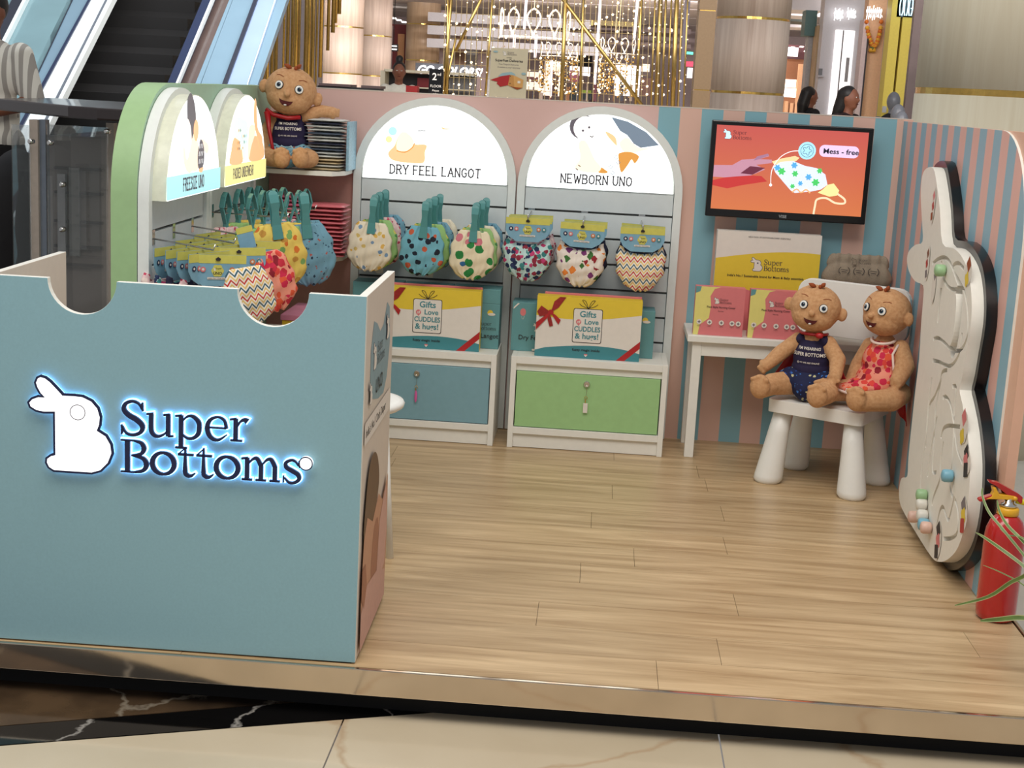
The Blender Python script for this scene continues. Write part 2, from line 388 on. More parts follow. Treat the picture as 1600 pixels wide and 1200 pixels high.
# serif lettering drawn by strokes, x-height 1
GL = {
'S': (1.0, [([(.82, 1.12), (.7, 1.36), (.45, 1.45), (.18, 1.33), (.12, 1.08), (.3, .85), (.62, .66), (.84, .4), (.76, .12), (.47, -.01), (.2, .07), (.06, .36)], [.05, .08, .1, .13, .15, .17, .18, .17, .13, .1, .08, .05]), ([(.86, 1.04), (.82, 1.25), (.84, 1.42)], [.04, .1, .05]), ([(.02, .42), (.06, .2), (.02, 0)], [.04, .1, .05])]),
'u': (1.12, [([(.18, .95), (.18, .3), (.28, .06), (.48, 0), (.72, .14), (.82, .32)], [.15, .15, .13, .1, .07, .05]), ([(.84, .99), (.84, .02)], .15), ([(0, .94), (.26, .98)], .07), ([(.66, .94), (.9, .98)], .07), ([(.84, .02), (1.04, .05)], .07)]),
'p': (1.14, [([(.22, .98), (.22, -.42)], .15), ([(0, .93), (.25, .98)], .07), ([(0, -.43), (.46, -.43)], .07), ([(.27, .72), (.45, .93), (.68, .96), (.9, .74), (.93, .48), (.88, .2), (.68, .01), (.45, .01), (.27, .16)], [.05, .08, .11, .15, .16, .15, .11, .08, .05])]),
'e': (.98, [([(.12, .53), (.84, .53)], .06), ([(.84, .52), (.76, .87), (.5, 1.0), (.2, .84), (.1, .5), (.22, .13), (.52, 0), (.86, .25)], [.12, .09, .07, .13, .16, .14, .1, .04])]),
'r': (.8, [([(.22, .98), (.22, .04)], .15), ([(.0, .93), (.25, .98)], .07), ([(.02, .03), (.48, .03)], .07), ([(.28, .62), (.4, .86), (.56, .95), (.68, .88)], [.05, .08, .13, .2])]),
'B': (1.12, [([(.25, 1.42), (.25, .03)], .17), ([(.0, 1.41), (.56, 1.41)], .06), ([(0, .03), (.6, .03)], .06), ([(.5, 1.41), (.78, 1.32), (.88, 1.08), (.76, .84), (.4, .76)], [.06, .12, .17, .12, .06]), ([(.45, .76), (.84, .66), (.98, .4), (.85, .12), (.5, .03)], [.06, .13, .18, .13, .06])]),
'o': (1.04, [('loop', (.5, .49), (.42, .47))]),
't': (.7, [([(.3, 1.28), (.3, .25), (.38, .05), (.53, .02), (.68, .15)], [.05, .15, .14, .11, .04]), ([(.02, .94), (.62, .94)], .08), ([(.04, .95), (.32, 1.25)], .05)]),
'm': (1.56, [([(.22, .98), (.22, .03)], .15), ([(.75, .68), (.75, .03)], .15), ([(1.28, .68), (1.28, .03)], .15), ([(0, .93), (.25, .98)], .07)] + [([(x-.2, .03), (x+.2, .03)], .07) for x in (.22, .75, 1.28)] + [([(x+.03, .68), (x+.2, .92), (x+.38, .96), (x+.53, .66)], [.05, .09, .13, .15]) for x in (.22, .75)]),
's': (.78, [([(.62, .74), (.5, .94), (.33, .99), (.13, .86), (.16, .67), (.38, .53), (.6, .38), (.64, .17), (.46, .01), (.26, .02), (.08, .22)], [.04, .07, .09, .12, .14, .15, .15, .13, .1, .08, .04]), ([(.65, .68), (.63, .98)], .05), ([(.05, .3), (.05, 0)], .05)]),
}
def serif(art, word, x, y, h, m, grow=0, depth=0, sx=1.05, bold=1.0):
    for ch in word:
        adv, st = GL[ch]
        for q in st:
            if q[0] == 'loop':
                (cx, cy), (rx, ry) = q[1:]
                P = [(x+(cx+rx*math.cos(t))*h*sx, y+(cy+ry*math.sin(t))*h) for t in [2*PI*k/24 for k in range(24)]]
                W = [(.09+.08*abs(math.cos(2*PI*k/24)))*h*bold+grow for k in range(24)]
                art.ribbon(P, W, m, closed=True, depth=depth)
            else:
                P, W = q; W = W if isinstance(W, list) else [W]*len(P)
                P = [(x+a*h*sx, y+b*h) for a, b in P]; W = [v*h*bold+grow for v in W]
                if grow and len(P) >= 2:   # lengthen the ends a little too
                    for (i, j) in ((0, 1), (-1, -2)):
                        dx, dy = P[i][0]-P[j][0], P[i][1]-P[j][1]; l = math.hypot(dx, dy) or 1
                        P[i] = (P[i][0]+dx/l*grow/2, P[i][1]+dy/l*grow/2)
                art.ribbon(P, W, m, smooth=4 if len(P) > 2 else 0, depth=depth)
        x += adv*h*sx
    return x
CAPS = {'F': [[(0, 0), (0, 1)], [(0, 1), (.58, 1)], [(0, .52), (.42, .52)]], 'R': [[(0, 0), (0, 1)], [(0, 1), (.4, 1), (.58, .88), (.58, .65), (.4, .5), (0, .5)], [(.3, .5), (.62, 0)]],
'E': [[(0, 0), (0, 1)], [(0, 1), (.58, 1)], [(0, .52), (.42, .52)], [(0, 0), (.6, 0)]], 'S': [[(.56, .8), (.45, .97), (.2, 1), (.04, .82), (.1, .6), (.45, .45), (.58, .25), (.45, .02), (.18, 0), (.02, .2)]],
'I': [[(.1, 0), (.1, 1)]], 'Z': [[(0, 1), (.6, 1), (0, 0), (.6, 0)]], 'U': [[(0, 1), (0, .3), (.12, .05), (.32, 0), (.5, .05), (.62, .3), (.62, 1)]], 'N': [[(0, 0), (0, 1), (.62, 0), (.62, 1)]],
'O': [[(.35, 0), (.08, .15), (0, .5), (.08, .85), (.35, 1), (.62, .85), (.7, .5), (.62, .15), (.35, 0)]], 'D': [[(0, 0), (0, 1)], [(0, 1), (.3, 1), (.6, .8), (.64, .5), (.6, .2), (.3, 0), (0, 0)]],
'Y': [[(0, 1), (.32, .45), (.64, 1)], [(.32, .45), (.32, 0)]], 'L': [[(0, 0), (0, 1)], [(0, 0), (.55, 0)]], 'A': [[(0, 0), (.35, 1), (.7, 0)], [(.13, .35), (.57, .35)]],
'G': [[(.62, .82), (.45, .98), (.2, .96), (.02, .7), (.02, .3), (.2, .04), (.45, .02), (.62, .2), (.62, .45), (.4, .45)]], 'T': [[(.33, 0), (.33, 1)], [(0, 1), (.66, 1)]],
'W': [[(0, 1), (.22, 0), (.45, .8), (.68, 0), (.9, 1)]], 'B': [[(0, 0), (0, 1)], [(0, 1), (.4, 1), (.56, .88), (.56, .66), (.4, .53), (0, .53)], [(.4, .53), (.6, .4), (.6, .14), (.42, 0), (0, 0)]],
'P': [[(0, 0), (0, 1)], [(0, 1), (.4, 1), (.6, .88), (.6, .6), (.4, .47), (0, .47)]]}
def caps(art, word, x, y, h, m, w=.07, sx=1.0):
    for ch in word:
        if ch == ' ': x += .5*h*sx; continue
        g = CAPS[ch]; mx = max(p[0] for l in g for p in l)
        for l in g:
            for (a, b), (c, d) in zip(l, l[1:]):
                ex, ey = (c-a)*h*sx, (d-b)*h; q = math.hypot(ex, ey)/(w*h*.35); ex /= q; ey /= q
                art.ribbon([(x+a*h*sx-ex, y+b*h-ey), (x+c*h*sx+ex, y+d*h+ey)], w*h, m)
            for (a, b), (c, d) in ((l[0], l[1]), (l[-1], l[-2])):
                if b in (0, 1) and abs(d-b) > .3 and ch not in 'S': art.ribbon([(x+(a-.13)*h*sx, y+b*h), (x+(a+.13)*h*sx, y+b*h)], w*h*.9, m)
        x += (mx+.3)*h*sx
    return x
BUN = [(175, 128), (150, 140), (133, 180), (145, 220), (175, 275), (215, 318), (150, 315), (95, 335), (68, 365), (80, 400), (130, 432), (200, 448), (305, 448), (305, 860), (265, 868), (228, 895), (225, 930), (245, 970), (290, 1000), (640, 1022), (720, 1000), (790, 930), (825, 840), (815, 760), (770, 680), (690, 628), (712, 570), (718, 500), (695, 420), (640, 355), (560, 315), (480, 305), (375, 300), (330, 250), (260, 175), (215, 140)]
BUN = [((x-68)/895, (1022-y+.062*(x-640))/895) for x, y in BUN]      # height 1
def outset(P, d):
    n = len(P); A = sum(P[i-1][0]*P[i][1]-P[i][0]*P[i-1][1] for i in range(n)); sg = 1 if A > 0 else -1
    out = []
    for i in range(n):
        (ax, ay), (bx, by), (cx, cy) = P[i-1], P[i], P[(i+1) % n]
        n1 = V((by-ay, ax-bx)).normalized(); n2 = V((cy-by, bx-cx)).normalized()
        k = (n1+n2); k = k/max(.6, k.dot(n1)) if k.length > .01 else n1
        out.append((bx+sg*d*k.x, by+sg*d*k.y))
    return out
def bunny(art, x, y, h, m, outline=None, ow=.03, eye=None):
    if outline: art.poly([(x+a*h, y+b*h) for a, b in outset(BUN, ow)], outline); art.up(.0003)
    art.poly([(x+a*h, y+b*h) for a, b in BUN], m); art.up(.0003)
    if eye: art.disc(x+.5*h, y+.58*h, .05*h, eye)
def logo(art, x, y, h, m=None, tx=None, outline=None):
    """bunny mark of height h with the two-line name beside it"""
    bunny(art, x, y, h, m or m_paper, outline or m_navy, eye=outline or m_navy)
    hx = h*.25
    serif(art, 'Super', x+h*.95, y+h*.5, hx, tx or m_navy); serif(art, 'Bottoms', x+h*.95, y+h*.06, hx, tx or m_navy)
def remesh(name, fill, voxel, m, smooth=3, shape=None):
    b = MB(); fill(b); me = b.mesh(name, m)
    o = bpy.data.objects.new('tmp', me); C.objects.link(o)
    r = o.modifiers.new('r', 'REMESH'); r.mode = 'VOXEL'; r.voxel_size = voxel; r.use_smooth_shade = True
    s = o.modifiers.new('s', 'SMOOTH'); s.iterations = smooth; s.factor = .6
    bpy.context.view_layer.update(); dg = bpy.context.evaluated_depsgraph_get()
    me2 = bpy.data.meshes.new_from_object(o.evaluated_get(dg)); bpy.data.objects.remove(o)
    me2.name = name; me2.materials.clear(); me2.materials.append(m)
    if shape:
        for v in me2.vertices: v.co = shape(v.co)
    for p in me2.polygons: p.use_smooth = True
    return me2
def limb(b, pts, rs, step=.35):
    for (p, q), (r0, r1) in zip(zip(pts, pts[1:]), zip(rs, rs[1:])):
        p, q = V(p), V(q); n = max(2, int((q-p).length/(min(r0, r1)*step)))
        n = min(n, 14)
        for k in range(n+1): t = k/n; b.ball(p.lerp(q, t), r0*(1-t)+r1*t, sub=2)
def copy_tree(o, parent=None):
    c = o.copy(); C.objects.link(c)
    if parent is not None: c.parent = parent
    for ch in list(o.children): copy_tree(ch, c)
    return c
def B(name, a, b, m, parent=None, **k): return MB().box(a, b).build(name, m, parent, **k)
# ================================================================ SETTING
FZ = -.13
fl = thing('floor', None, None, (0, 3, FZ), kind='structure')
cream = marblemat('cream_marble', (200, 186, 162), (166, 134, 100), 1.3, .09, .012, (186, 170, 144))
blackm = marblemat('black_marble', (14, 13, 13), (190, 184, 176), 2.6, .06, .012, (8, 8, 8))
brownm = marblemat('brown_marble', (84, 66, 48), (150, 140, 124), 3.5, .1, .03, (34, 26, 20))
def F2(x, y): p = atZ(x, y, FZ); return (p.x, p.y)
a0, a1 = V(F2(0, 1135)), V(F2(470, 1097)); b0, b1 = V(F2(0, 1164)), V(F2(640, 1115))
da, db = (a1-a0).normalized(), (b1-b0).normalized()
A0, A1, B0, B1 = a0-da*2.2, a0+da*3.4, b0-db*2.2, b0+db*3.4
def tile(pts, m, parent=fl):
    b = MB(); b.prism([(x, y, FZ-.02) for x, y in pts], (0, 0, .02), m); return b.build('tile', m, parent)
tile([A0, B0, B1, A1], blackm)
tile([A0+V((.004, .006)), A1+V((.004, .006)), (1.305, 9), (-3.6, 9)], brownm)
jx = F2(542, 1112)[0]; jx2 = F2(1122, 1150)[0]
def onB(x): t = (x-b0.x)/db.x; return b0.y+db.y*t-.006
for x0, x1 in ((-3.2, jx-1.25), (jx-1.247, jx-.002), (jx+.002, jx2), (jx2+.004, 2.4)):
    tile([(x0, 1.9), (x1, 1.9), (x1, min(onB(x1), 3.9)), (x0, min(onB(x0), 3.9))], cream)
tile([(-3.2, .2), (2.4, .2), (2.4, 1.896), (-3.2, 1.896)], cream)
B('tile', (1.31, 3.6, FZ-.02), (2.4, 9, FZ+.0015), mat('white_marble', (214, 212, 204), .1, scale=6), fl)
b = MB(); b.box((-14, 9, FZ-.02), (14, 60, FZ)); b.build('tile', cream, fl)
# ceiling far behind the open well
ce = thing('ceiling', None, None, (0, 30, 3.9), kind='structure')
m_ceil = mat('ceiling_white', (214, 206, 206), .7, var=.02)
b = MB(); b.box((-12, 22, 3.62), (14, 70, 3.72)); b.build('ceiling_panel', m_ceil, ce)
for k in range(11):
    b = MB(); b.box((-12, 24+k*4, 3.53), (14, 20.3+k*4, 3.62)); b.build('ceiling_rib', m_ceil, ce)
# platform
pf = thing('platform', None, None, (0, 3.45, 0), kind='structure')
PX0, PX1, PY0, PY1 = -1.9, 1.3, 3.44, 6.3
wood = woodmat('oak_laminate', (160, 130, 92), (208, 180, 140))
y = PY0+.012; row = 0
while y < PY1-.01:
    y2 = min(y+.192, PY1); x = PX0+.01-rnd.random()*1.0; row += 1
    while x < PX1-.012:
        x2 = min(x+1.22, PX1-.012); xa = max(x, PX0+.01)
        if x2-xa > .03: B('plank', (xa, y, -.014), (x2-.0012, y2-.0012, 0), wood, pf)
        x += 1.22
    y = y2
B('subfloor', (PX0+.01, PY0+.01, -.064), (PX1-.01, PY1, -.0145), m_dark, pf)
tr = thing('trim_1', None, None, (0, PY0, 0), kind='structure')
B('steel_strip', (PX0, PY0-.004, -.069), (PX1, PY0+.008, .001), m_mirror, tr, bevel=.002)
B('steel_strip', (PX1-.008, PY0+.01, -.069), (PX1+.004, PY1, .001), m_mirror, tr, bevel=.002)
B('plinth', (PX0+.25, PY0+.06, FZ), (PX1-.06, PY1-.05, -.066), m_dark, pf)
# walls of the booth
WB, WR, WT = 6.213, 1.243, 1.416
st_back = stripemat('striped_wall_print', 'X', .223, .0895, (134, 180, 192), (222, 182, 166), lo=.223, c3=(218, 182, 174))
wb = MB().box((-1.51, WB, 0), (WR+.03, WB+.035, WT)).build('wall_back', st_back); tag(wb, kind='structure')
tb = MB().box((-1.42, WB-.001, WT), (WR+.03, WB+.036, WT+.004)).build('trim_2', m_cream); tag(tb, kind='structure')
wr = MB().box((WR, 4.235, 0), (WR+.03, WB, WT-.006)).build('wall_right', mat('peach_laminate', (222, 176, 150), .45, var=.02)); tag(wr, kind='structure')
st_r = stripemat('narrow_striped_print', 'Y', 4.32, .0905, (136, 176, 192), (222, 174, 162), lo=4.2)
b = MB(); R_ = .35; pts = [(WR-.008, WB, .001), (WR-.008, 4.32, .001)]
for k in range(13): t = PI/2*k/12; pts.append((WR-.008, 4.32+R_-R_*math.cos(t), WT-.006-R_+R_*math.sin(t)))
pts.append((WR-.008, WB, WT-.006)); b.prism(pts, (.008, 0, 0), st_r, m_white); b.build('striped_panel', None, wr)
# left wall: thick green panel with a rounded front top corner
b = MB(); pts = [(-1.5, WB, 0), (-1.5, 4.415, 0)]
for k in range(15): t = PI/2*k/14; pts.append((-1.5, 4.415+.34-.34*math.cos(t), WT-.34+.34*math.sin(t)))
pts.append((-1.5, WB, WT)); b.prism(pts, (.082, 0, 0), m_greenwall, m_green); wl = soft(b.build('wall_left', None)); tag(wl, kind='structure')
# ================================================================ ARCHED DISPLAY UNITS
def arch_pts(w, zt, z0, n=28, inset=0):
    r = w/2-inset; zc = zt-w/2
    return [(-r, z0)]+[(-r*math.cos(PI*k/n), zc+r*math.sin(PI*k/n)) for k in range(n+1)]+[(r, z0)]
def display(name, label, o, ux, n, w, wlb, lbz0, lbd, extra, group='arched display units around the booth'):
    """o: floor point under the middle of the unit on its back plane; ux along the unit, n out of the wall"""
    o, ux, n = V(o), V(ux), V(n)
    t = thing(name, label, 'display unit', o)
    P = lambda x, z, d: o+ux*x+n*d+V((0, 0, z))
    # frame = arch band
    out = arch_pts(w, 1.405, .004); inn = arch_pts(w, 1.405, .004, inset=.033)
    b = MB(); d0, d1 = .001, .036
    N = len(out)
    vo = [[b.bm.verts.new(P(x, z, d)) for x, z in out] for d in (d0, d1)]; vi = [[b.bm.verts.new(P(x, z, d)) for x, z in inn] for d in (d0, d1)]
    for i in range(N-1):
        for q in ((vo[1][i], vo[1][i+1], vi[1][i+1], vi[1][i]), (vo[0][i], vo[1][i], vo[1][i+1], vo[0][i+1]) , (vi[0][i], vi[1][i], vi[1][i+1], vi[0][i+1])): b.bm.faces.new(q)
    for i in (0, N-1): b.bm.faces.new((vo[0][i], vo[1][i], vi[1][i], vi[0][i]))
    soft(b.build('arch_frame', m_frame, t))
    iw = w/2-.035
    b = MB(); b.box((0, 0, 0), (0, 0, 0)) if 0 else None
    b = MB(); b.prism([P(-iw, .01, .002), P(iw, .01, .002), P(iw, 1.1, .002), P(-iw, 1.1, .002)], n*.004, m_groove); b.build('groove_backing', m_groove, t)
    z1 = lbz0
    for zb in (.957, .849, .741, .633, .525, .417, .309, .201, .093, .01):
        b = MB(); b.prism([P(-iw, zb+.009, .0065), P(iw, zb+.009, .0065), P(iw, z1, .0065), P(-iw, z1, .0065)], n*.018, m_slat); b.build('slat_board', m_slat, t, bevel=.0015)
        z1 = zb
    # lightbox
    lp = [(x, z) for x, z in arch_pts(wlb, 1.385, lbz0)]
    b = MB(); b.prism([P(x, z, .008) for x, z in lp], n*lbd, m_frame if lbd < .03 else mat('translucent_acrylic_side', (214, 216, 196), .3, emit=.12)); lb = soft(b.build('lightbox', None, t))
    f = Art(P(0, 0, .008+lbd), ux, V((0, 0, 1)), .0012)
    f.poly([(x*.985, z if z == lbz0 else lbz0+(z-lbz0)*.99) for x, z in lp], glow('backlit_acrylic', (246, 253, 253), 1.3))
    f.up(.0015); extra(f, lbz0)
    f.build('backlit_print', lb)
    return t
g_peach = glow('backlit_peach', (244, 190, 140), .75); g_skin = glow('backlit_skin', (250, 222, 196), .95)
g_grey = glow('backlit_grey_ink', (84, 80, 84), .3); g_dk = glow('backlit_dark_ink', (104, 98, 108), .3)
g_slate = glow('backlit_slate', (118, 134, 152), .5); g_or = glow('backlit_orange', (214, 150, 70), .6)
g_cy = glow('backlit_aqua', (176, 232, 238), .75); g_ye = glow('backlit_yellow', (250, 240, 160), .75)
def lb_dry(f, z):
    caps(f, 'DRY FEEL LANGOT', -.19, z+.024, .036, g_grey, .15, .84)
    f.disc(-.185, z+.2, .018, g_cy); f.disc(-.2, z+.165, .014, g_ye)
    f.spoly([(-.19, z+.085), (-.2, z+.11), (-.175, z+.14), (-.16, z+.18), (-.135, z+.2), (-.1, z+.17), (-.09, z+.15), (-.04, z+.15), (-.045, z+.12), (-.05, z+.075), (-.12, z+.072), (-.16, z+.075)], g_peach)
    f.spoly([(-.165, z+.125), (-.16, z+.18), (-.135, z+.2), (-.1, z+.175), (-.095, z+.14), (-.125, z+.12)], g_skin)
    f.ribbon([(-.165, z+.12), (-.13, z+.115), (-.1, z+.135), (-.09, z+.155)], .004, g_or, smooth=3)
    f.spoly([(0, z+.245), (.03, z+.225), (.07, z+.222), (.03, z+.218), (.02, z+.228)], g_peach)
    f.ribbon([(-.08, z+.205), (-.06, z+.21), (-.045, z+.207)], .003, g_grey)
def lb_new(f, z):
    caps(f, 'NEWBORN UNO', -.165, z+.024, .036, g_grey, .15, .84)
    f.poly([(.03, z+.305), (.1, z+.29), (.18, z+.25), (.235, z+.2), (.16, z+.185), (.13, z+.2), (.1, z+.235), (.07, z+.25)], g_slate)
    f.spoly([(.01, z+.245), (.05, z+.225), (.06, z+.19), (.045, z+.2), (.02, z+.225)], g_peach)
    f.spoly([(.07, z+.2), (.1, z+.225), (.13, z+.2), (.16, z+.185), (.2, z+.185), (.12, z+.16), (.09, z+.165)], g_skin)
    f.spoly([(.085, z+.08), (.07, z+.14), (.075, z+.16), (.12, z+.165), (.155, z+.15), (.14, z+.12), (.125, z+.135), (.11, z+.11)], g_or)
    f.spoly([(0, z+.095), (.02, z+.085), (.03, z+.078), (.02, z+.072), (-.01, z+.074)], g_or)
    f.disc(-.09, z+.26, .052, g_dk); f.disc(-.075, z+.253, .05, glow('backlit_pale', (250, 248, 244), .97))
    f.disc(-.085, z+.243, .005, g_dk); f.disc(-.06, z+.258, .005, g_dk); f.ribbon([(-.055, z+.222), (-.045, z+.218), (-.04, z+.224)], .004, g_grey)
    f.spoly([(-.1, z+.19), (-.07, z+.2), (-.03, z+.13), (0, z+.095), (-.02, z+.072), (-.08, z+.074), (-.11, z+.09), (-.09, z+.13)], g_skin)
    for x, y in ((.04, .1), (.05, .075), (.07, .12), (.06, .14)): f.ribbon([(x-.008, z+y), (x, z+y+.008), (x+.008, z+y), (x, z+y-.008)], .003, g_slate, closed=True)
    for x, y in ((-.1, .085), (-.09, .1)): f.ribbon([(x-.006, z+y), (x+.004, z+y-.006)], .004, g_grey)
def lb_free(f, z):
    f.rect(-.318, z+.003, .318, z+.075, g_cy); caps(f, 'FREESIZE UNO', -.14, z+.022, .038, g_dk, .17, .66)
    f.spoly([(-.1, z+.31), (-.06, z+.33), (-.02, z+.3), (.0, z+.25), (-.02, z+.2), (-.05, z+.16), (-.08, z+.2), (-.1, z+.25)], g_dk)
    f.spoly([(-.1, z+.25), (-.13, z+.22), (-.09, z+.17), (-.05, z+.16), (-.06, z+.22)], glow('backlit_face', (252, 238, 226), 1))
    f.spoly([(-.15, z+.15), (-.13, z+.1), (-.08, z+.075), (-.04, z+.08), (.02, z+.08), (.05, z+.12), (.0, z+.2), (-.04, z+.19), (-.1, z+.12), (-.13, z+.16)], g_skin)
    f.disc(.0, z+.21, .03, g_peach, .035); f.spoly([(.07, z+.18), (.12, z+.17), (.16, z+.15), (.14, z+.13), (.1, z+.14)], g_skin)
    f.spoly([(.03, z+.085), (.02, z+.13), (.04, z+.17), (.06, z+.18), (.09, z+.16), (.1, z+.12), (.08, z+.085)], g_dk)
    for k in range(9): f.ribbon([(.035+.02*(k % 3), z+.1+.025*(k//3)), (.04+.02*(k % 3), z+.115+.025*(k//3))], .005, glow('backlit_fleck', (240, 240, 240), .9))
    f.spoly([(.03, z+.077), (.05, z+.085), (.09, z+.085), (.07, z+.07)], g_peach)
def lb_pad(f, z):
    f.rect(-.318, z+.003, .318, z+.075, g_ye); caps(f, 'PADDED UNDERWEAR', -.2, z+.024, .034, g_dk, .16, .62)
    f.spoly([(-.25, z+.078), (-.24, z+.12), (-.2, z+.17), (-.12, z+.16), (-.06, z+.08)], g_peach)
    f.spoly([(.04, z+.078), (.06, z+.13), (.12, z+.17), (.25, z+.14), (.27, z+.08)], g_peach)
    f.spoly([(-.2, z+.18), (-.18, z+.24), (-.03, z+.23), (0, z+.2), (-.02, z+.1), (-.06, z+.09), (-.1, z+.15)], glow('backlit_mint', (214, 240, 226), .9))
    f.spoly([(.1, z+.3), (.13, z+.3), (.16, z+.2), (.24, z+.16), (.23, z+.11), (.17, z+.15), (.1, z+.22)], g_peach)
    f.spoly([(.02, z+.2), (.1, z+.21), (.12, z+.18), (.06, z+.13), (.03, z+.09), (.01, z+.1)], g_skin)
    f.ribbon([(.0, z+.3), (.0, z+.22), (-.005, z+.1)], .004, g_grey)
    for k in range(14): f.blob(-.15+.024*(k % 6), z+.13+.022*(k//4), .006, [g_or, g_grey, g_cy][k % 3], 3, .3, 9)
YB = WB-.001
display('arched_display_unit', 'white arched slatwall unit headed DRY FEEL LANGOT above the blue-door cabinet', (-.703, YB, 0), (1, 0, 0), (0, -1, 0), .692, .622, 1.056, .022, lb_dry)
display('arched_display_unit', 'white arched slatwall unit headed NEWBORN UNO above the green-door cabinet', (-.003, YB, 0), (1, 0, 0), (0, -1, 0), .695, .625, 1.058, .022, lb_new)
XL = -1.417
display('arched_display_unit', 'arched slatwall unit with raised lightbox headed FREESIZE UNO at the open wall end', (XL, 4.765, 0), (0, 1, 0), (1, 0, 0), .695, .63, 1.06, .072, lb_free)
display('arched_display_unit', 'arched slatwall unit with yellow-banded lightbox headed PADDED UNDERWEAR beside the corner shelf', (XL, 5.465, 0), (0, 1, 0), (1, 0, 0), .695, .63, 1.06, .072, lb_pad)
# ================================================================ COUNTER
al = .011; OC = V((-.5472, 3.4682, 0)); EX = V((math.cos(al), math.sin(al), 0)); EY = V((-math.sin(al), math.cos(al), 0)); Z = V((0, 0, 1))
ct = thing('reception_counter', 'pale blue reception counter with two half-round notches on top and a lit rabbit sign', 'counter', OC)
CW = .945; H0 = .947
pts = [(-CW, .004), (0, .004), (0, H0)]
for cx, r in ((-.776+.547, .088), (-1.2475+.547, .0855)):
    pts += [(cx+r, H0)]+[(cx+r*math.cos(t), H0-.0-r*math.sin(t)) for t in [PI*k/20 for k in range(1, 20)]]+[(cx-r, H0)]
pts.append((-CW, H0))
b = MB(); b.prism([OC+EX*x+Z*z for x, z in pts], EY*.02, m_counter, m_white); b.build('front_panel', None, ct, bevel=.0012)
def slab(p0, along, ln, th, z0, z1, m, ms, name, parent):
    b = MB(); p0 = V(p0); b.prism([p0+Z*z0, p0+along*ln+Z*z0, p0+along*ln+Z*z1, p0+Z*z1], th, m, ms); return b.build(name, None, parent, bevel=.0012)
sp = slab(OC+EY*.0205, EY, .497, -EX*.021, .004, H0, m_cream, m_white, 'side_panel', ct)
slab(OC-EX*(CW-.02)+EY*.0205, EY, .497, -EX*.02, .004, H0, m_cream, m_white, 'side_panel', ct)
B('shelf_board', OC+V((-.925, .03, .62)), OC+V((-.025, .3, .64)), m_white, ct)
B('base_gap', OC+V((-.93, .004, .0003)), OC+V((-.01, .018, .0045)), m_dark, ct)
# illuminated sign
sg = Art(OC, EX, Z, 0)
px2 = lambda x, y: ((atY(x, y, 3.462).x+.547), atY(x, y, 3.462).z)
bx, bz = px2(52, 729); bh = .243
m_halo = glow('halo_led_white', (160, 210, 255), 3); m_face = glow('lit_white_acrylic', (250, 252, 255), 1.05)
def solid(P, z0, z1, m, name, parent, ms=None):
    b = MB(); b.prism([sg.P(x, y, z0) for x, y in P], sg.n*(z1-z0), m, ms); return b.build(name, None, parent)
BP = [(bx+a*bh, bz+c*bh) for a, c in BUN]
sgn = solid(outset(BP, .0045), .004, .0085, m_halo, 'halo_light', ct)
solid(outset(BP, .0055), .009, .016, m_navy, 'rabbit_sign', ct)
a_ = Art(OC, EX, Z, .0166); a_.poly(BP, m_face)
ex_, ez_ = bx+.5*bh, bz+.625*bh
a_.up(.0006); a_.ribbon([(ex_+.019*math.cos(t), ez_+.019*math.sin(t)) for t in [2*PI*k/24 for k in range(24)]], .0022, m_inkg, closed=True); a_.build('rabbit_face', ct)
hs = .0585
x1, z1 = px2(192, 676); x2, z2 = px2(192, 735)
for dz, grow, m, nm, z in ((.004, .0055, m_halo, 'halo_light', .004), (.007, 0, m_navy, 'lettering', .0098)):
    a_ = Art(OC, EX, Z, z); serif(a_, 'Super', x1, z1, hs, m, grow, dz, 1.1, 1.28); serif(a_, 'Bottoms', x2, z2, hs, m, grow, dz, 1.125, 1.28); a_.build(nm, ct)
dx, dz_ = px2(479, 723)
b = MB(); b.lathe([(.017, 0), (.017, .01), (.016, .011), (0.001, .011)], sg.P(dx, dz_, .003), 24, m_face, M=Matrix((EX, Z, sg.n)).transposed()); b.build('button_sign', None, ct)
a_ = Art(OC, EX, Z, .0146); a_.ribbon([(dx+.0165*math.cos(t), dz_+.0165*math.sin(t)) for t in [2*PI*k/20 for k in range(20)]], .003, m_navy, closed=True)
a_.disc(dx-.003, dz_, .001, m_inkg); a_.disc(dx+.003, dz_, .001, m_inkg); a_.build('button_rim', ct)
# printed side
a_ = Art(OC, EY, Z, .0006)
m_bl = mat('grey_blue_print', (132, 158, 168), .5)
a_.poly([(.1, .72), (.1, .8), (.14, .865), (.2, .85), (.26, .82), (.32, .83), (.38, .88), (.43, .86), (.46, .76), (.42, .67), (.36, .635), (.26, .64), (.18, .655), (.12, .67)], m_bl)
logo(a_, .14, .735, .075, tx=m_ink); a_.text('UNO', .2, .665, .04, m_ink, bold=.01)
a_.up(.0004); a_.rect(.02, .565, .48, .625, m_paper, .01); a_.text("India's No.1 Cloth Diaper", .04, .583, .024, m_ink, bold=.01, sx=1.05)
bunny(a_, .36, .78, .07, m_paper, m_navy); bunny(a_, .07, .66, .06, m_paper, m_navy)
m_hairp = mat('brown_hair_print', (104, 76, 56), .5); m_skp = mat('skin_print', (196, 146, 118), .5, var=.03); m_skd = mat('skin_shadow_print', (164, 108, 84), .5); m_pkp = mat('pale_pink_print', (206, 162, 150), .5, var=.05, scale=60)
a_.spoly([(.05, .31), (.07, .43), (.12, .5), (.2, .51), (.27, .47), (.3, .4), (.24, .33), (.18, .27)], m_hairp)
a_.poly([(.03, .02), (.03, .2), (.05, .31), (.1, .36), (.2, .32), (.3, .37), (.38, .33), (.48, .38), (.5, .2), (.48, .02)], m_skp)
a_.spoly([(.2, .15), (.22, .28), (.3, .3), (.34, .16)], m_skd); a_.poly([(.3, .1), (.33, .28), (.44, .36), (.49, .24), (.46, .12)], m_pkp)
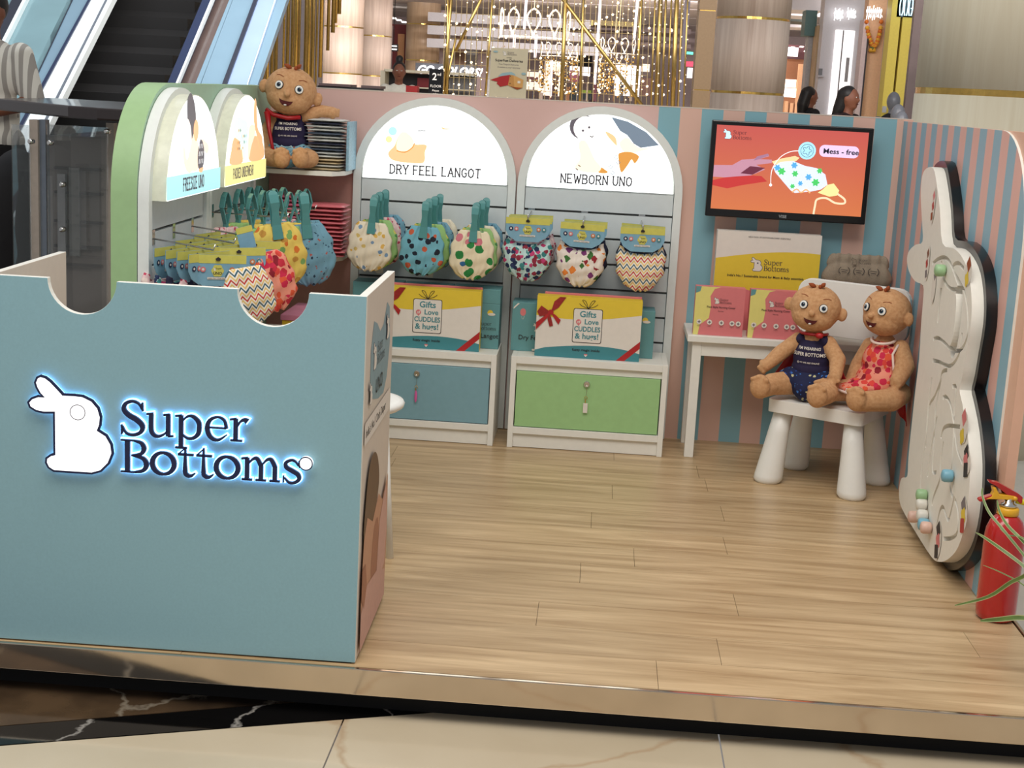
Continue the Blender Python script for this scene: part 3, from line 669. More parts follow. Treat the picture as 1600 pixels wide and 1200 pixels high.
a_.poly([(.03, .02), (.03, .12), (.12, .17), (.3, .15), (.47, .1), (.48, .02)], m_pkp)
a_.poly([(.03, .16), (.03, .24), (.09, .24), (.12, .17), (.08, .12)], m_skd)
a_.build('side_print', ct)
# ================================================================ CABINETS
def cabinet(x0, label, door, key):
    w, y0, y1, h = .642, 5.862, 6.16, .385
    t = thing('display_cabinet', label, 'cabinet', (x0+w/2, y0, 0), group='low white display cabinets')
    y0 += .0; b = MB(); T = .022
    b.box((x0, y0, 0), (x0+T, y1, h)); b.box((x0+w-T, y0, 0), (x0+w, y1, h)); b.box((x0+T, y0, h-.03), (x0+w-T, y1, h)); b.box((x0+T, y0, .06), (x0+w-T, y1, .088))
    b.box((x0+T, y1-.01, .088), (x0+w-T, y1, h-.03)); b.build('carcass', m_white, t, bevel=.001)
    B('kick_board', (x0+T, y0+.012, .002), (x0+w-T, y0+.024, .059), m_white, t)
    B('top_rail', (x0+T, y0+.014, h-.06), (x0+w-T, y0+.03, h-.03), m_white, t)
    d = B('door', (x0+T+.004, y0+.006, .091), (x0+w-T-.004, y0+.022, h-.062), door, t, bevel=.001)
    kx = x0+.315; kz = .285
    R90 = Matrix.Rotation(PI/2, 3, 'X')
    MB().lathe([(.0135, 0), (.0135, .006), (.011, .009), (.006, .009), (.005, .006)], (kx, y0+.006, kz), 20, m_chrome, M=R90).build('lock', None, d)
    b = MB(); b.tube([(kx, y0-.003, kz-.005), (kx+.002, y0-.004, kz-.03), (kx, y0-.003, kz-.05)], .0009, 6, m_chrome)
    b.tube([(kx+.006*math.cos(a), y0-.003, kz-.056+.006*math.sin(a)) for a in [PI*k/5 for k in range(10)]], .0011, 5, m_brass, closed=True)
    b.box((kx-.003, y0-.003, kz-.085), (kx, y0-.001, kz-.06), m_brass)
    if key == 'pink': b.ball((kx, y0-.004, kz-.095), (.006, .003, .026), mat('pink_plastic', (206, 96, 158), .4))
    else: b.box((kx-.009, y0-.004, kz-.118), (kx+.009, y0-.001, kz-.078), m_paper)
    b.build('key', None, d)
    return t
cabinet(-1.022, 'low white cabinet with a blue flap door and a pink key tag', m_bluedoor, 'pink')
cabinet(-.32, 'low white cabinet with a green flap door and a white key tag', m_greendoor, 'white')
# cabinet below the left units, mostly hidden
B_ = thing('display_cabinet', 'low white cabinet under the left wall units, behind the reception counter', 'cabinet', (-1.2, 5.0, 0), group='low white display cabinets')
B('carcass', (-1.385, 4.45, .0), (-1.08, 5.8, .385), m_white, B_, bevel=.001); B('door', (-1.079, 4.5, .06), (-1.07, 5.1, .34), m_greendoor, B_); B('door', (-1.079, 5.14, .06), (-1.07, 5.75, .34), m_bluedoor, B_)
# ================================================================ BOXES ON CABINETS
def boxthing(name, label, cat, p0, w, d, h, m, art=None, group=None, rz=0, tilt=0):
    """p0: front lower left floor corner; local frame x right, -y front"""
    t = thing(name, label, cat, p0, rz, group)
    b = MB(); M = Matrix.Rotation(tilt, 4, 'X'); b.box((0, 0, 0), (w, d, h), M=M)
    bo = b.build('carton', m, t, local=True, bevel=.0015)
    if art:
        a = Art((0, 0, 0), (1, 0, 0), M.to_3x3() @ V((0, 0, 1)), .0006); art(a, w, h); a.build('printed_face', bo, local=True)
    return t
def gift(a, w, h):
    a.rect(0, 0, w, h, m_paper)
    n = 10
    a.poly([(0, h*.68)]+[(w*k/n, h*(.68-.05*math.sin(PI*k/n*1.2)+.06*(k/n)**2)) for k in range(n+1)]+[(w, h), (0, h)], m_yellow)
    a.poly([(0, 0), (w, 0), (w, h*.13)]+[(w*(1-k/n), h*(.13+.09*math.sin(PI*(k/n)**.8))) for k in range(1, n)]+[(0, h*.1)], m_teal)
    a.poly([(w*.78, 0), (w*.86, 0), (w, h*.22), (w, h*.34)], m_red)
    cx, cy = w*.49, h*.55
    a.rect(cx-.06, cy-.072, cx+.06, cy+.07, m_ink, .008); a.rect(cx-.0575, cy-.0695, cx+.0575, cy+.0675, m_paper, .007)
    a.text('Gifts', cx, cy+.035, .026, m_teal, 'CENTER', .03); a.text('Love', cx+.016, cy+.006, .022, m_teal, 'CENTER', .03)
    a.disc(cx-.037, cy+.014, .011, m_rose); a.poly([(cx-.048, cy+.012), (cx-.037, cy-.002), (cx-.026, cy+.012)], m_rose); a.text('of', cx-.037, cy+.009, .012, m_paper, 'CENTER', .03)
    a.text('CUDDLES', cx, cy-.024, .021, m_teal, 'CENTER', .03, .86); a.text('& hugs!', cx, cy-.055, .024, m_teal, 'CENTER', .03)
    for sx in (-1, 1):
        a.ribbon([(cx, cy+.07), (cx+sx*.02, cy+.095), (cx+sx*.026, cy+.105), (cx+sx*.012, cy+.1), (cx, cy+.07)], .0018, m_ink, smooth=3)
        a.ribbon([(cx, cy+.072), (cx+sx*.025, cy+.08), (cx+sx*.038, cy+.09)], .0018, m_ink, smooth=3)
    a.text('fuzzy magic inside', cx, h*.125, .0105, m_ink, 'CENTER', .02, 1.1)
    a.disc(cx-.003, h*.065, .004, m_rose); a.disc(cx+.003, h*.065, .004, m_rose); a.poly([(cx-.007, h*.06), (cx, h*.03), (cx+.007, h*.06)], m_paper)
    dk = mat('bow_red', (150, 36, 34), .4, var=.2, scale=60)
    x, y = .058, h*.74
    a.poly([(x, y), (x+.012, y+.045), (x+.035, h), (x+.06, h), (x+.03, y+.02)], dk); a.poly([(x, y), (x-.04, y+.025), (x-.056, y+.0), (x-.045, y-.02), (x-.01, y-.012)], dk)
    a.poly([(x, y), (x+.02, y-.01), (x+.042, y-.03), (x+.034, y-.05), (x+.012, y-.02)], m_red); a.poly([(x-.01, y), (x+.002, y-.02), (x+.012, y-.055), (x-.002, y-.06), (x-.012, y-.03)], dk)
    a.poly([(0, y-.075), (x-.01, y-.02), (x-.006, y), (0, y-.045)], m_red); a.disc(x, y, .011, m_red)
zc = .3855
boxthing('gift_box', 'yellow, white and teal gift box printed Gifts of Love on the green-door cabinet', 'gift box', (-.228, 5.9, zc), .43, .07, .25, m_yellow, gift, 'gifts of love boxes')
boxthing('gift_box', 'yellow, white and teal gift box printed Gifts of Love on the blue-door cabinet', 'gift box', (-.888, 5.9, zc), .43, .07, .25, m_yellow, gift, 'gifts of love boxes')
boxthing('gift_box', 'pink-edged flat box directly behind the gift box on the green-door cabinet', 'box', (-.2, 5.972, zc), .4, .012, .258, m_rose)
boxthing('gift_box', 'pink-edged flat box directly behind the gift box on the blue-door cabinet', 'box', (-.86, 5.972, zc), .4, .012, .258, m_rose)
def dryart(a, w, h):
    a.disc(.045, h*.8, .012, m_rose, .016); a.ribbon([(.039, h*.8-.016), (.043, h*.8-.03), (.047, h*.8-.03), (.051, h*.8-.016)], .001, m_paper); a.disc(w-.04, h*.8, .012, m_yellow); a.disc(w-.034, h*.77, .016, m_paper, .006)
    bunny(a, .09, h*.42, .035, m_paper); serif(a, 'Super', .125, h*.52, .01, m_ink); serif(a, 'Bottoms', .125, h*.42, .01, m_ink)
    a.text('Dry Feel Langot', .03, h*.24, .02, m_ink, bold=.01); a.poly([(.005, h-.03), (.03, h-.005), (.022, h-.004), (.005, h-.022)], m_paper)
    a.rect(.09, .004, .13, .012, m_paper)
yb = 5.99
for i, (x, z, w, h, lab, art) in enumerate([
    (-.333, zc, .3, .205, 'teal carton reading Dry Feel, left behind the gift box on the green-door cabinet', dryart),
    (-.02, zc, .28, .2, 'teal carton with a sun and cloud, right behind the gift box on the green-door cabinet', dryart),
    (-1.005, zc, .2, .19, 'teal carton leftmost behind the gift box on the blue-door cabinet', None),
    (-.8, zc, .2, .19, 'teal carton in the middle behind the gift box on the blue-door cabinet', None),
    (-.595, zc, .21, .19, 'teal carton with a sun print, rightmost upright one on the blue-door cabinet', dryart),
    (-1.005, zc+.1905, .205, .06, 'flat teal box topping the left end of the cartons on the blue-door cabinet', None),
    (-.795, zc+.1905, .205, .058, 'flat teal box topping the middle of the cartons on the blue-door cabinet', None),
    (-.585, zc+.1905, .2, .06, 'flat teal box topping the right end of the cartons on the blue-door cabinet', None)]):
    boxthing('carton', lab, 'carton', (x, yb, z), w, .13, h, m_tealbox, art, 'teal nappy cartons')
# boxes on the hidden cabinet seen through the notch
boxthing('carton', 'yellow box with a pink lid seen through the right counter notch', 'carton', (-1.13, 5.2, zc), .15, .3, .2, m_yellow)
boxthing('flat_box', 'pink flat box lying on the yellow box seen through the right counter notch', 'box', (-1.135, 5.195, zc+.2012), .16, .31, .02, mat('mauve_card', (196, 122, 148), .5))
def zebra(a, w, h):
    for k in range(8): a.poly([(.01+.02*k, h*.2+.01*(k % 3)), (.03+.02*k, h*.3), (.016+.02*k, h*.75)], m_ink)
boxthing('carton', 'cream box with black zebra marks seen through the right counter notch', 'carton', (-1.3, 5.0, zc), .2, .16, .19, m_paper, zebra)
# ================================================================ CORNER SHELVES
def shelf(z, lab, m=m_white):
    t = thing('corner_shelf', lab, 'shelf', (-1.2, 6.0, z), group='white shelves in the corner')
    b = MB(); pts = [(-1.414, 5.9), (-1.09, 5.9), (-1.053, 6.0), (-1.053, 6.208), (-1.414, 6.208)]
    b.prism([(x, y, z-.018) for x, y in pts], (0, 0, .018), m); b.build('shelf_board', m, t, bevel=.001)
shelf(1.088, 'white corner shelf carrying the seated doll and the packet pile'); shelf(.736, 'white corner shelf carrying the pink packets')
b = MB().box((-1.414, 5.86, .385), (-1.05, 5.87, .5)) if 0 else None
B('corner_post', (-1.418, 5.82, .0), (-1.395, 5.86, 1.06), m_frame, wl)
tag(B('corner_niche', (-1.416, 6.2, .0), (-1.052, 6.2125, 1.085), m_dpink), kind='structure').name = 'trim_3'
# packets
def packetmesh(w, d, h, seed):
    r = random.Random(seed); b = MB(); nu, nv = 8, 6; rows = [[], []]
    for s in (0, 1):
        g = []
        for i in range(nu+1):
            for j in range(nv+1):
                u, v = i/nu*2-1, j/nv*2-1
                e = (1-abs(u)**4)*(1-abs(v)**4)
                z = h/2+(1 if s else -1)*(h*.46*e**.5+.0006)+ (r.random()-.5)*h*.14*(e > .1)
                g.append(b.bm.verts.new((u*w/2+(r.random()-.5)*.004, v*d/2, max(.0002, min(h, z)))))
        rows[s] = g
    def q(g, i, j): return g[i*(nv+1)+j]
    for s in (0, 1):
        for i in range(nu):
            for j in range(nv):
                b.bm.faces.new((q(rows[s], i, j), q(rows[s], i+1, j), q(rows[s], i+1, j+1), q(rows[s], i, j+1)))
    ring = [(i, 0) for i in range(nu)]+[(nu, j) for j in range(nv)]+[(i, nv) for i in range(nu, 0, -1)]+[(0, j) for j in range(nv, 0, -1)]
    for k in range(len(ring)):
        a, c = ring[k-1], ring[k]; b.bm.faces.new((q(rows[0], *a), q(rows[0], *c), q(rows[1], *c), q(rows[1], *a)))
    return b
ORD = ['lowest', 'second', 'third', 'fourth', 'fifth', 'sixth', 'seventh', 'eighth', 'ninth', 'tenth', 'eleventh', 'twelfth', 'thirteenth', 'fourteenth', 'fifteenth', 'sixteenth']
def pile(x, y, z, n, w, d, h, mats, labs, group, skew=.012, name='packet'):
    meshes = []
    for k in range(n):
        hh = h*(.85+.3*rnd.random()); me = packetmesh(w, d, hh, k+n).mesh(name, mats[k % len(mats)])
        for p in me.polygons: p.use_smooth = True
        o = bpy.data.objects.new(name, me); C.objects.link(o); o.location = (x+(rnd.random()-.5)*skew, y+(rnd.random()-.5)*skew, z); o.rotation_euler.z = (rnd.random()-.5)*.1
        tag(o, labs[0] if k == 0 else labs[2] if k == n-1 else ORD[k]+' from the bottom, '+labs[1], 'packet', group); z += hh+.0003
    return z
m_pkt = mat('pink_polybag', (208, 112, 120), .3, var=.06, scale=18, bump=.3)
m_pkt2 = mat('rose_polybag', (222, 124, 150), .25, var=.06, scale=18, bump=.3)
pile(-1.125, 6.0, .7365, 13, .17, .17, .0165, [m_pkt], ['pink nappy packet at the bottom of the corner shelf pile', 'pink nappy packet in the middle of the corner shelf pile', 'pink nappy packet on top of the tall corner shelf pile'], 'pink packets piled on the lower corner shelf')
pile(-1.29, 6.06, .7365, 14, .14, .16, .0168, [m_pkt2], ['rose packet at the bottom of the left-hand pink pile on the corner shelf', 'rose packet in the left-hand pink pile on the corner shelf', 'crumpled rose packet on top of the left-hand pink pile'], 'rose packets left on the lower corner shelf')
pb = [mat('grey_white_polybag', (206, 208, 204), .25, var=.12, scale=22, bump=.3), mat('slate_polybag', (74, 86, 104), .25, var=.3, scale=22, bump=.3), mat('ivory_polybag', (206, 186, 150), .25, var=.15, scale=22, bump=.3), mat('navy_polybag', (40, 44, 66), .25, var=.3, scale=22, bump=.3)]
pile(-1.135, 6.03, 1.0885, 16, .155, .17, .0128, [pb[2], pb[0], pb[2], pb[2], pb[0], pb[0], pb[1], pb[0], pb[3], pb[0], pb[0], pb[1], pb[0], pb[0], pb[3], pb[0]], ['ivory packet at the bottom of the pile beside the shelf doll', 'clear-wrapped packet in the pile beside the shelf doll', 'grey-wrapped packet on top of the pile beside the shelf doll'], 'clear-wrapped packets beside the shelf doll')
boxthing('booklet_stack', 'pale blue booklets standing at the right end of the corner shelf', 'booklets', (-1.052, 6.0, 1.089), .012, .18, .2, mat('booklet_blue', (150, 190, 210), .5, var=.2, scale=90))
# ================================================================ TELEVISION
tx0, tx1, tz0, tz1 = .441, 1.099, .982, 1.375; ty = 6.11
tv = thing('television', 'black wall-mounted television showing an orange nappy advertisement', 'television', (.77, ty, tz0))
b = MB(); b.box((tx0, ty, tz0), (tx1, ty+.04, tz1), m_black); b.build('casing', None, tv, bevel=.004)
B('wall_bracket', (.68, ty+.04, 1.08), (.86, WB-.001, 1.28), m_dark, tv)
sx0, sx1, sz0, sz1 = tx0+.02, tx1-.02, tz0+.032, tz1-.018
scr = B('screen', (sx0, ty-.001, sz0), (sx1, ty+.002, sz1), glow('screen_orange', (226, 112, 82), .8), tv)
# screen picture: a lit screen, warmer at its lower half
def gradmat(name, c1, c2, z0, z1, s):
    m = bpy.data.materials.new(name); m.use_nodes = True; nt = m.node_tree; N = nt.nodes.new; L = nt.links.new; b = nt.nodes['Principled BSDF']
    tc = N('ShaderNodeTexCoord'); sp = N('ShaderNodeSeparateXYZ'); L(tc.outputs['Object'], sp.inputs[0]); mr = N('ShaderNodeMapRange'); L(sp.outputs[2], mr.inputs[0])
    mr.inputs[1].default_value = z0; mr.inputs[2].default_value = z1; rp = N('ShaderNodeValToRGB'); L(mr.outputs[0], rp.inputs[0])
    rp.color_ramp.elements[0].color = rgb(*c1); rp.color_ramp.elements[1].color = rgb(*c2); L(rp.outputs[0], b.inputs['Emission Color']); b.inputs['Emission Strength'].default_value = s; b.inputs['Base Color'].default_value = (.02, .02, .02, 1); b.inputs['Roughness'].default_value = .2
    return m
scr.data.materials[0] = gradmat('screen_backdrop', (238, 132, 78), (222, 96, 88), sz0, sz1, .85)
SW, SH = sx1-sx0, sz1-sz0
a = Art((sx0, ty-.001, sz0), (1, 0, 0), (0, 0, 1), .0008)
g = lambda n, c, s=.8: glow('screen_'+n, c, s)
def sp_(x, y): return ((x-105)/(1365-105)*SW if 0 else x, y)
def q(x, y):     # picture coordinates of the screen, 0..1
    return (x*SW, y*SH)
a.poly([q(0, .28), q(.0, .34), q(.16, .42), q(.32, .42), q(.36, .36), q(.2, .3), q(.1, .25)], g('shadow_red', (176, 50, 50)))
a.poly([q(0, .38), q(.0, .52), q(.12, .53), q(.18, .6), q(.26, .62), q(.35, .68), q(.36, .66), q(.3, .62), q(.38, .62), q(.38, .58), q(.28, .55), q(.34, .5), q(.25, .42), q(.16, .4), q(.08, .38)], g('hand_mauve', (178, 130, 150)))
a.poly([q(.18, .44), q(.24, .53), q(.34, .52), q(.26, .43)], g('hand_dark', (96, 40, 60)))
a.poly([q(.26, .6), q(.3, .62), q(.36, .67), q(.35, .69), q(.28, .65)], g('finger', (150, 110, 136)))
a.poly([q(.38, .6), q(.44, .64), q(.53, .68), q(.56, .66), q(.54, .62), q(.46, .6), q(.4, .56)], g('cream', (232, 200, 150)))
a.poly([q(.39, .54), q(.41, .47), q(.47, .36), q(.52, .27), q(.55, .24), q(.66, .27), q(.72, .3), q(.76, .36), q(.74, .48), q(.68, .55), q(.6, .57), q(.52, .62), q(.44, .6)], g('nappy', (206, 216, 240)))
for x, y, r, c in ((.45, .49, .022, 0), (.54, .47, .018, 0), (.68, .38, .022, 0), (.7, .52, .016, 0), (.53, .32, .014, 0), (.42, .53, .018, 1), (.53, .57, .018, 1), (.63, .44, .018, 1), (.58, .36, .014, 1)):
    a.blob(x*SW, y*SH, r*SW, g('blob_green', (70, 190, 96)) if c == 0 else g('blob_blue', (80, 160, 214)), 6, .25)
a.poly([q(.76, .36), q(.8, .38), q(.84, .3), q(.83, .24), q(.78, .22), q(.7, .26), q(.73, .3)], g('lining', (220, 216, 150)))
a.ribbon([q(.83, .26), q(.88, .2), q(.88, .15), q(.82, .15), q(.76, .2), q(.7, .18), q(.69, .1), q(.685, 0)], .008, g('tie', (232, 210, 176)), smooth=4)
a.ribbon([q(.53, .25), q(.56, .29), q(.59, .25), q(.62, .29), q(.65, .25)], .006, g('frill', (222, 170, 120)), smooth=3)
a.ribbon([q(.585, .745), q(.5, .73), q(.43, .65), q(.385, .5), q(.385, .33)], .003, g('white', (244, 236, 240)), smooth=5); a.disc(.385*SW, .32*SH, .006, g('white', (244, 236, 240)))
a.disc(.605*SW, .75*SH, .036, g('icon', (160, 214, 236))); a.ribbon([(.605*SW+.026*math.cos(t), .75*SH+.026*math.sin(t)) for t in [2*PI*k/20 for k in range(20)]], .0016, g('ink', (40, 60, 90)), closed=True)
a.ribbon([(.605*SW+.015*(1+.3*math.cos(5*t))*math.cos(t), .75*SH+.015*(1+.3*math.cos(5*t))*math.sin(t)) for t in [2*PI*k/25 for k in range(25)]], .0018, g('ink', (40, 60, 90)), closed=True)
a.rect(.685*SW, .69*SH, .945*SW, .83*SH, g('pill', (214, 190, 226)), .02); a.text('Mess - free', .71*SW, .73*SH, .021, g('ink2', (30, 24, 40)), bold=.03, sx=1.12)
bunny(a, .045*SW, .84*SH, .04, g('logo', (190, 222, 240)), g('ink2', (30, 24, 40))); serif(a, 'Super', .11*SW, .9*SH, .0105, g('ink2', (30, 24, 40))); serif(a, 'Bottoms', .11*SW, .84*SH, .0105, g('ink2', (30, 24, 40)))
a.build('screen_picture', scr)
a = Art((.76, ty, tz0), (1, 0, 0), (0, 0, 1), .0006); a.text('VISE', 0, .009, .013, m_chrome, 'CENTER', .02); a.build('badge', tv)
# ================================================================ TABLE AND WHAT STANDS ON IT
tb_ = thing('side_table', 'small white square-legged table against the striped wall', 'table', (.8, 6.0, 0))
B('table_top', (.392, 5.872, .487), (1.21, 6.2, .515), m_white, tb_, bevel=.003)
B('apron', (.43, 5.893, .43), (1.17, 5.91, .4868), m_white, tb_); B('apron', (.43, 6.165, .43), (1.17, 6.18, .4868), m_white, tb_)
for x in (.415, 1.15):
    for y in (5.89, 6.14): B('leg', (x, y, 0), (x+.038, y+.038, .4868), m_white, tb_, bevel=.002)
def bigbox(a, w, h):
    n = 12
    a.rect(0, 0, w, h, m_paper)
    a.poly([(0, 0)]+[(w*k/n, h*(.72+.1*math.sin(PI*.62*k/n)-.0*k)) for k in range(n+1)]+[(w, 0)], m_yellow)
    a.poly([(0, 0), (w*.95, 0), (w*.6, h*.36), (w*.3, h*.42), (0, h*.42)], m_rose)
    logo(a, w*.34, h*.61, h*.14); a.text("India's No.1 Sustainable brand for Mom & Baby essentials", w*.49, h*.545, .0095, m_ink, 'CENTER', .02, 1.05); a.text('NEW PACK OF SUSTAINABLE BABY ESSENTIALS', w*.5, h*.945, .006, m_ink, 'CENTER')
boxthing('display_box', 'large white and yellow box with rabbit logo standing on the side table', 'box', (.497, 6.09, .5155), .43, .06, .412, m_paper, bigbox)
def nurse(a, w, h):
    a.rect(0, 0, w, h, m_rose)
    a.poly([(0, 0), (.02, .0), (.025, .04), (.06, .07), (.065, .12), (.06, .16), (.075, .19), (.1, h), (0, h)], m_pyellow)
    a.poly([(0, h), (.022, h), (.018, h-.02), (0, h-.028)], m_tealbox)
    logo(a, .075, h*.66, .026, tx=m_ink); a.text('Pixie Style Nursing Cover', w*.53, h*.57, .0085, m_ink, 'CENTER', .01, .95); a.text('Nursing', w*.53, h*.5, .005, m_ink, 'CENTER')
    for x in (.022, .064, .112, .155, .18):
        a.disc(x, h*.27, .0105, m_paper); a.blob(x, h*.27, .005, m_inkg, 4, .4, 12); a.text('organic', x, h*.18, .004, m_ink, 'CENTER')
boxthing('nursing_cover_box', 'pink box of a nursing cover at the left end of the side table', 'box', (.413, 5.9, .5155), .2, .05, .198, m_rose, nurse, 'pink nursing cover boxes')
boxthing('nursing_cover_box', 'pink box of a nursing cover partly behind the navy-shirted doll', 'box', (.634, 5.9, .5155), .2, .05, .198, m_rose, nurse, 'pink nursing cover boxes')
m_canvas = mat('grey_canvas', (146, 132, 114), .9, bump=.4, scale=200)
def pouchfill(b):
    for k in range(9):
        x = -.11+.0275*k; b.ball((x, 0, .06), (.035, .035, .075)); b.ball((x*1.12, .0, .14), (.03, .022, .03))
pouch = thing('canvas_pouch', 'grey canvas drawstring pouch with printed rings, behind the white chair back', 'pouch', (1.085, 6.1, .5155))
B('stand_block', (-.12, -.04, 0), (.12, .06, .19), m_canvas, pouch, local=True, bevel=.02, segs=3)
def bagshape(co):
    k = (co.z-.02)/.12; co = co.copy(); co.x *= 1.0+.12*math.cos(k*3); co.y += .004*math.sin(co.x*150)*max(0, k); return co
me = remesh('pouch_bag', lambda b: [b.ball((-.09+.0225*k, 0, .06), (.045, .035, .055), sub=3) for k in range(9)] + [b.ball((-.115+.023*k, 0, .115+.003*(k % 2)), (.026, .018, .03)) for k in range(11)], .005, m_canvas, 3, bagshape)
po = link('pouch_bag', me, pouch, local=True); po.location = (0, 0, .2)
a = Art((-.09, -.0385, .27), (1, 0, 0), (0, 0, 1)); bunny(a, .055, .035, .028, m_canvas, m_ink); serif(a, 'Super', .085, .05, .007, m_ink); serif(a, 'Bottoms', .085, .038, .007, m_ink)
for cx in (.03, .09, .15):
    for s in (-1, 1): a.ribbon([(cx+s*.022*math.cos(t), .008+.018*math.sin(t)) for t in [-.9+.3*k for k in range(7)]], .0025, m_ink)
    a.ribbon([(cx-.013, .012), (cx+.013, .01)], .002, m_ink); a.ribbon([(cx-.01, .003), (cx+.01, .002)], .002, m_ink)
a.build('printed_mark', pouch, local=True)
# ================================================================ CHAIR
cz = math.radians(-29)
ch = thing('child_chair', 'white plastic child chair with tapered round legs carrying two dolls', 'chair', (.945, 5.625, 0), cz)
def rrect(w, d, r, n=5):
    P = []
    for cx, cy, a0_ in ((w/2-r, -d/2+r, -90), (w/2-r, d/2-r, 0), (-w/2+r, d/2-r, 90), (-w/2+r, -d/2+r, 180)):
        for k in range(n+1): t = math.radians(a0_+90*k/n); P.append((cx+r*math.cos(t), cy+r*math.sin(t)))
    return P
b = MB(); b.prism([(x, y, .285) for x, y in rrect(.38, .34, .025)], (0, 0, .05), m_white2); b.build('seat', None, ch, local=True, bevel=.006, segs=3)
for sx in (-1, 1):
    for sy in (-1, 1):
        top = V((sx*.142, sy*.117, .2855)); bot = V((sx*.172, sy*.142, .0))
        b = MB(); rings = []
        for t, r in ((0, .034), (.3, .041), (.6, .048), (.9, .0555), (.955, .056), (.985, .05), (1, .047)):
            c = top.lerp(bot, t); rings.append([b.bm.verts.new((c.x+r*math.cos(2*PI*k/28), c.y+r*math.sin(2*PI*k/28), c.z)) for k in range(28)])
        for r0_, r1_ in zip(rings, rings[1:]):
            for k in range(28): b.bm.faces.new((r0_[k-1], r0_[k], r1_[k], r1_[k-1]))
        b.bm.faces.new(rings[-1]); b.bm.faces.new(rings[0][::-1])
        b.build('leg', m_white2, ch, local=True, smooth=True)
b = MB(); prof = []
P = []
for x, z in rrect(.46, .22, .055): 
    P.append((x, .15, z+.668))
b.prism(P, (0, .03, 0), m_white2); b.build('backrest', None, ch, local=True, bevel=.008, segs=3)
B('back_post', (-.15, .15, .3), (-.11, .169, .6), m_white2, ch, local=True, bevel=.004); B('back_post', (.11, .15, .3), (.15, .169, .6), m_white2, ch, local=True, bevel=.004)
# ================================================================ DOLLS
m_diap_navy = printmat((18, 26, 66), [(60, 120, 200), (190, 184, 140), (60, 120, 200), (30, 60, 130)], 60, .3, name='navy_motif_cloth')
m_diap_blue = printmat((120, 164, 180), [(40, 60, 80), (150, 80, 60), (120, 164, 180), (60, 84, 100)], 70, .28, name='sky_motif_cloth')
m_dots = printmat((236, 150, 126), [(196, 40, 60), (222, 70, 60), (140, 22, 40), (228, 90, 56), (210, 40, 76)], 40, .56, name='red_dot_cloth')
m_bias = mat('cream_binding', (234, 212, 200), .8)
def head(parent, c, yaw, roll, s=1.0, look=0):
    """head of the doll with ears, face and tuft; c centre in doll space"""
    M = Matrix.Rotation(yaw, 3, 'Z') @ Matrix.Rotation(roll, 3, 'Y'); c = V(c)
    def fill(b):
        b.ball(c, (.094*s, .08*s, .084*s), M=M, sub=3); b.ball(c+M @ V((0, -.012, -.03))*s, (.082*s, .07*s, .06*s), M=M, sub=3)
        b.ball(c+M @ V((0, -.088, -.012))*s, .0125*s)
        for sx in (-1, 1): b.ball(c+M @ V((sx*.1, .004, -.008))*s, (.018*s, .014*s, .026*s), M=M)
    me = remesh('head', fill, .0035, m_plush, 2)
    h = link('head', me, parent, local=True)
    R = (.094*s, .08*s, .084*s)
    def surf(x, z, k=1.0):      # a point on the face
        x *= s; z *= s
        y1 = -R[1]*math.sqrt(max(0, 1-(x/R[0])**2-(z/R[2])**2)); zz = z+.03*s
        y2 = -.012*s-.07*s*math.sqrt(max(0, 1-(x/(.082*s))**2-(zz/(.06*s))**2)) if (x/(.082*s))**2+(zz/(.06*s))**2 < 1 else 0
        return V((x, min(y1, y2)*k, z))
    for sx in (-1, 1):
        p = surf(sx*.036, .012); nrm = V((p.x/R[0]**2, p.y/R[1]**2, p.z/R[2]**2)).normalized()
        Rn = nrm.to_track_quat('Z', 'Y').to_matrix()
        b = MB(); o = c+M @ p
        b.lathe([(.016*s, -.003), (.016*s, .0015), (.0153*s, .003)], o, 20, m_pupil, M=M @ Rn); b.lathe([(.0148*s, .001), (.0142*s, .0045), (.011*s, .0055)], o, 20, m_eye, M=M @ Rn)
        e = b.build('eye', None, h, local=True)
        b = MB(); o2 = c+M @ (p+Rn @ V((look, 0, .0055))); b.lathe([(.0082*s, 0), (.008*s, .0012)], o2, 16, m_iris, M=M @ Rn); b.lathe([(.0062*s, .001), (.006*s, .0022)], o2, 14, m_pupil, M=M @ Rn)
        b.ball(o2+(M @ Rn) @ V((.002*s, .003*s, .002)), .0014*s, m_eye, sub=1); b.build('pupil', None, e, local=True)
        b = MB(); pts = [c+M @ surf(sx*(.028+.009*k), .043+.004*math.sin(k*.9), 1.015) for k in range(4)]; b.tube(pts, .0011*s, 5, m_hair); b.build('eyebrow', None, h, local=True)
    # open mouth
    outl = [(-.026, -.034), (-.013, -.0375), (0, -.038), (.013, -.0375), (.026, -.034), (.019, -.047), (.01, -.054), (0, -.0555), (-.01, -.054), (-.019, -.047)]
    b = MB(); vs = [b.bm.verts.new(c+M @ surf(x, z, 1.03)) for x, z in outl]; ctr = b.bm.verts.new(c+M @ surf(0, -.045, 1.03))
    for i in range(len(vs)): b.bm.faces.new((ctr, vs[i-1], vs[i])).material_index = 0
    b.mi(m_mouth); mo = b.build('mouth', None, h, local=True)
    b = MB(); b.ball(c+M @ surf(0, -.052, 1.04), (.006*s, .003*s, .003*s), m_eye, sub=1); b.build('tooth', None, mo, local=True) if 0 else b.build('tooth', None, h, local=True)
    b = MB()
    for (dx, dz, L_, ang) in ((-.012, .078, .03, 2.85), (.008, .082, .022, 1.0), (-.002, .08, .014, .3)):
        A_ = c+M @ (V((dx, -.03, dz))*s); D = M @ V((math.cos(ang), -.3, math.sin(ang))).normalized()
        b.tube([A_+D*L_*s*t for t in (0, .25, .5, .75, 1)], [.003*s, .0075*s, .0085*s, .006*s, .0012*s], 7, m_hair)
    b.build('hair_tuft', None, h, local=True, smooth=True)
    return h
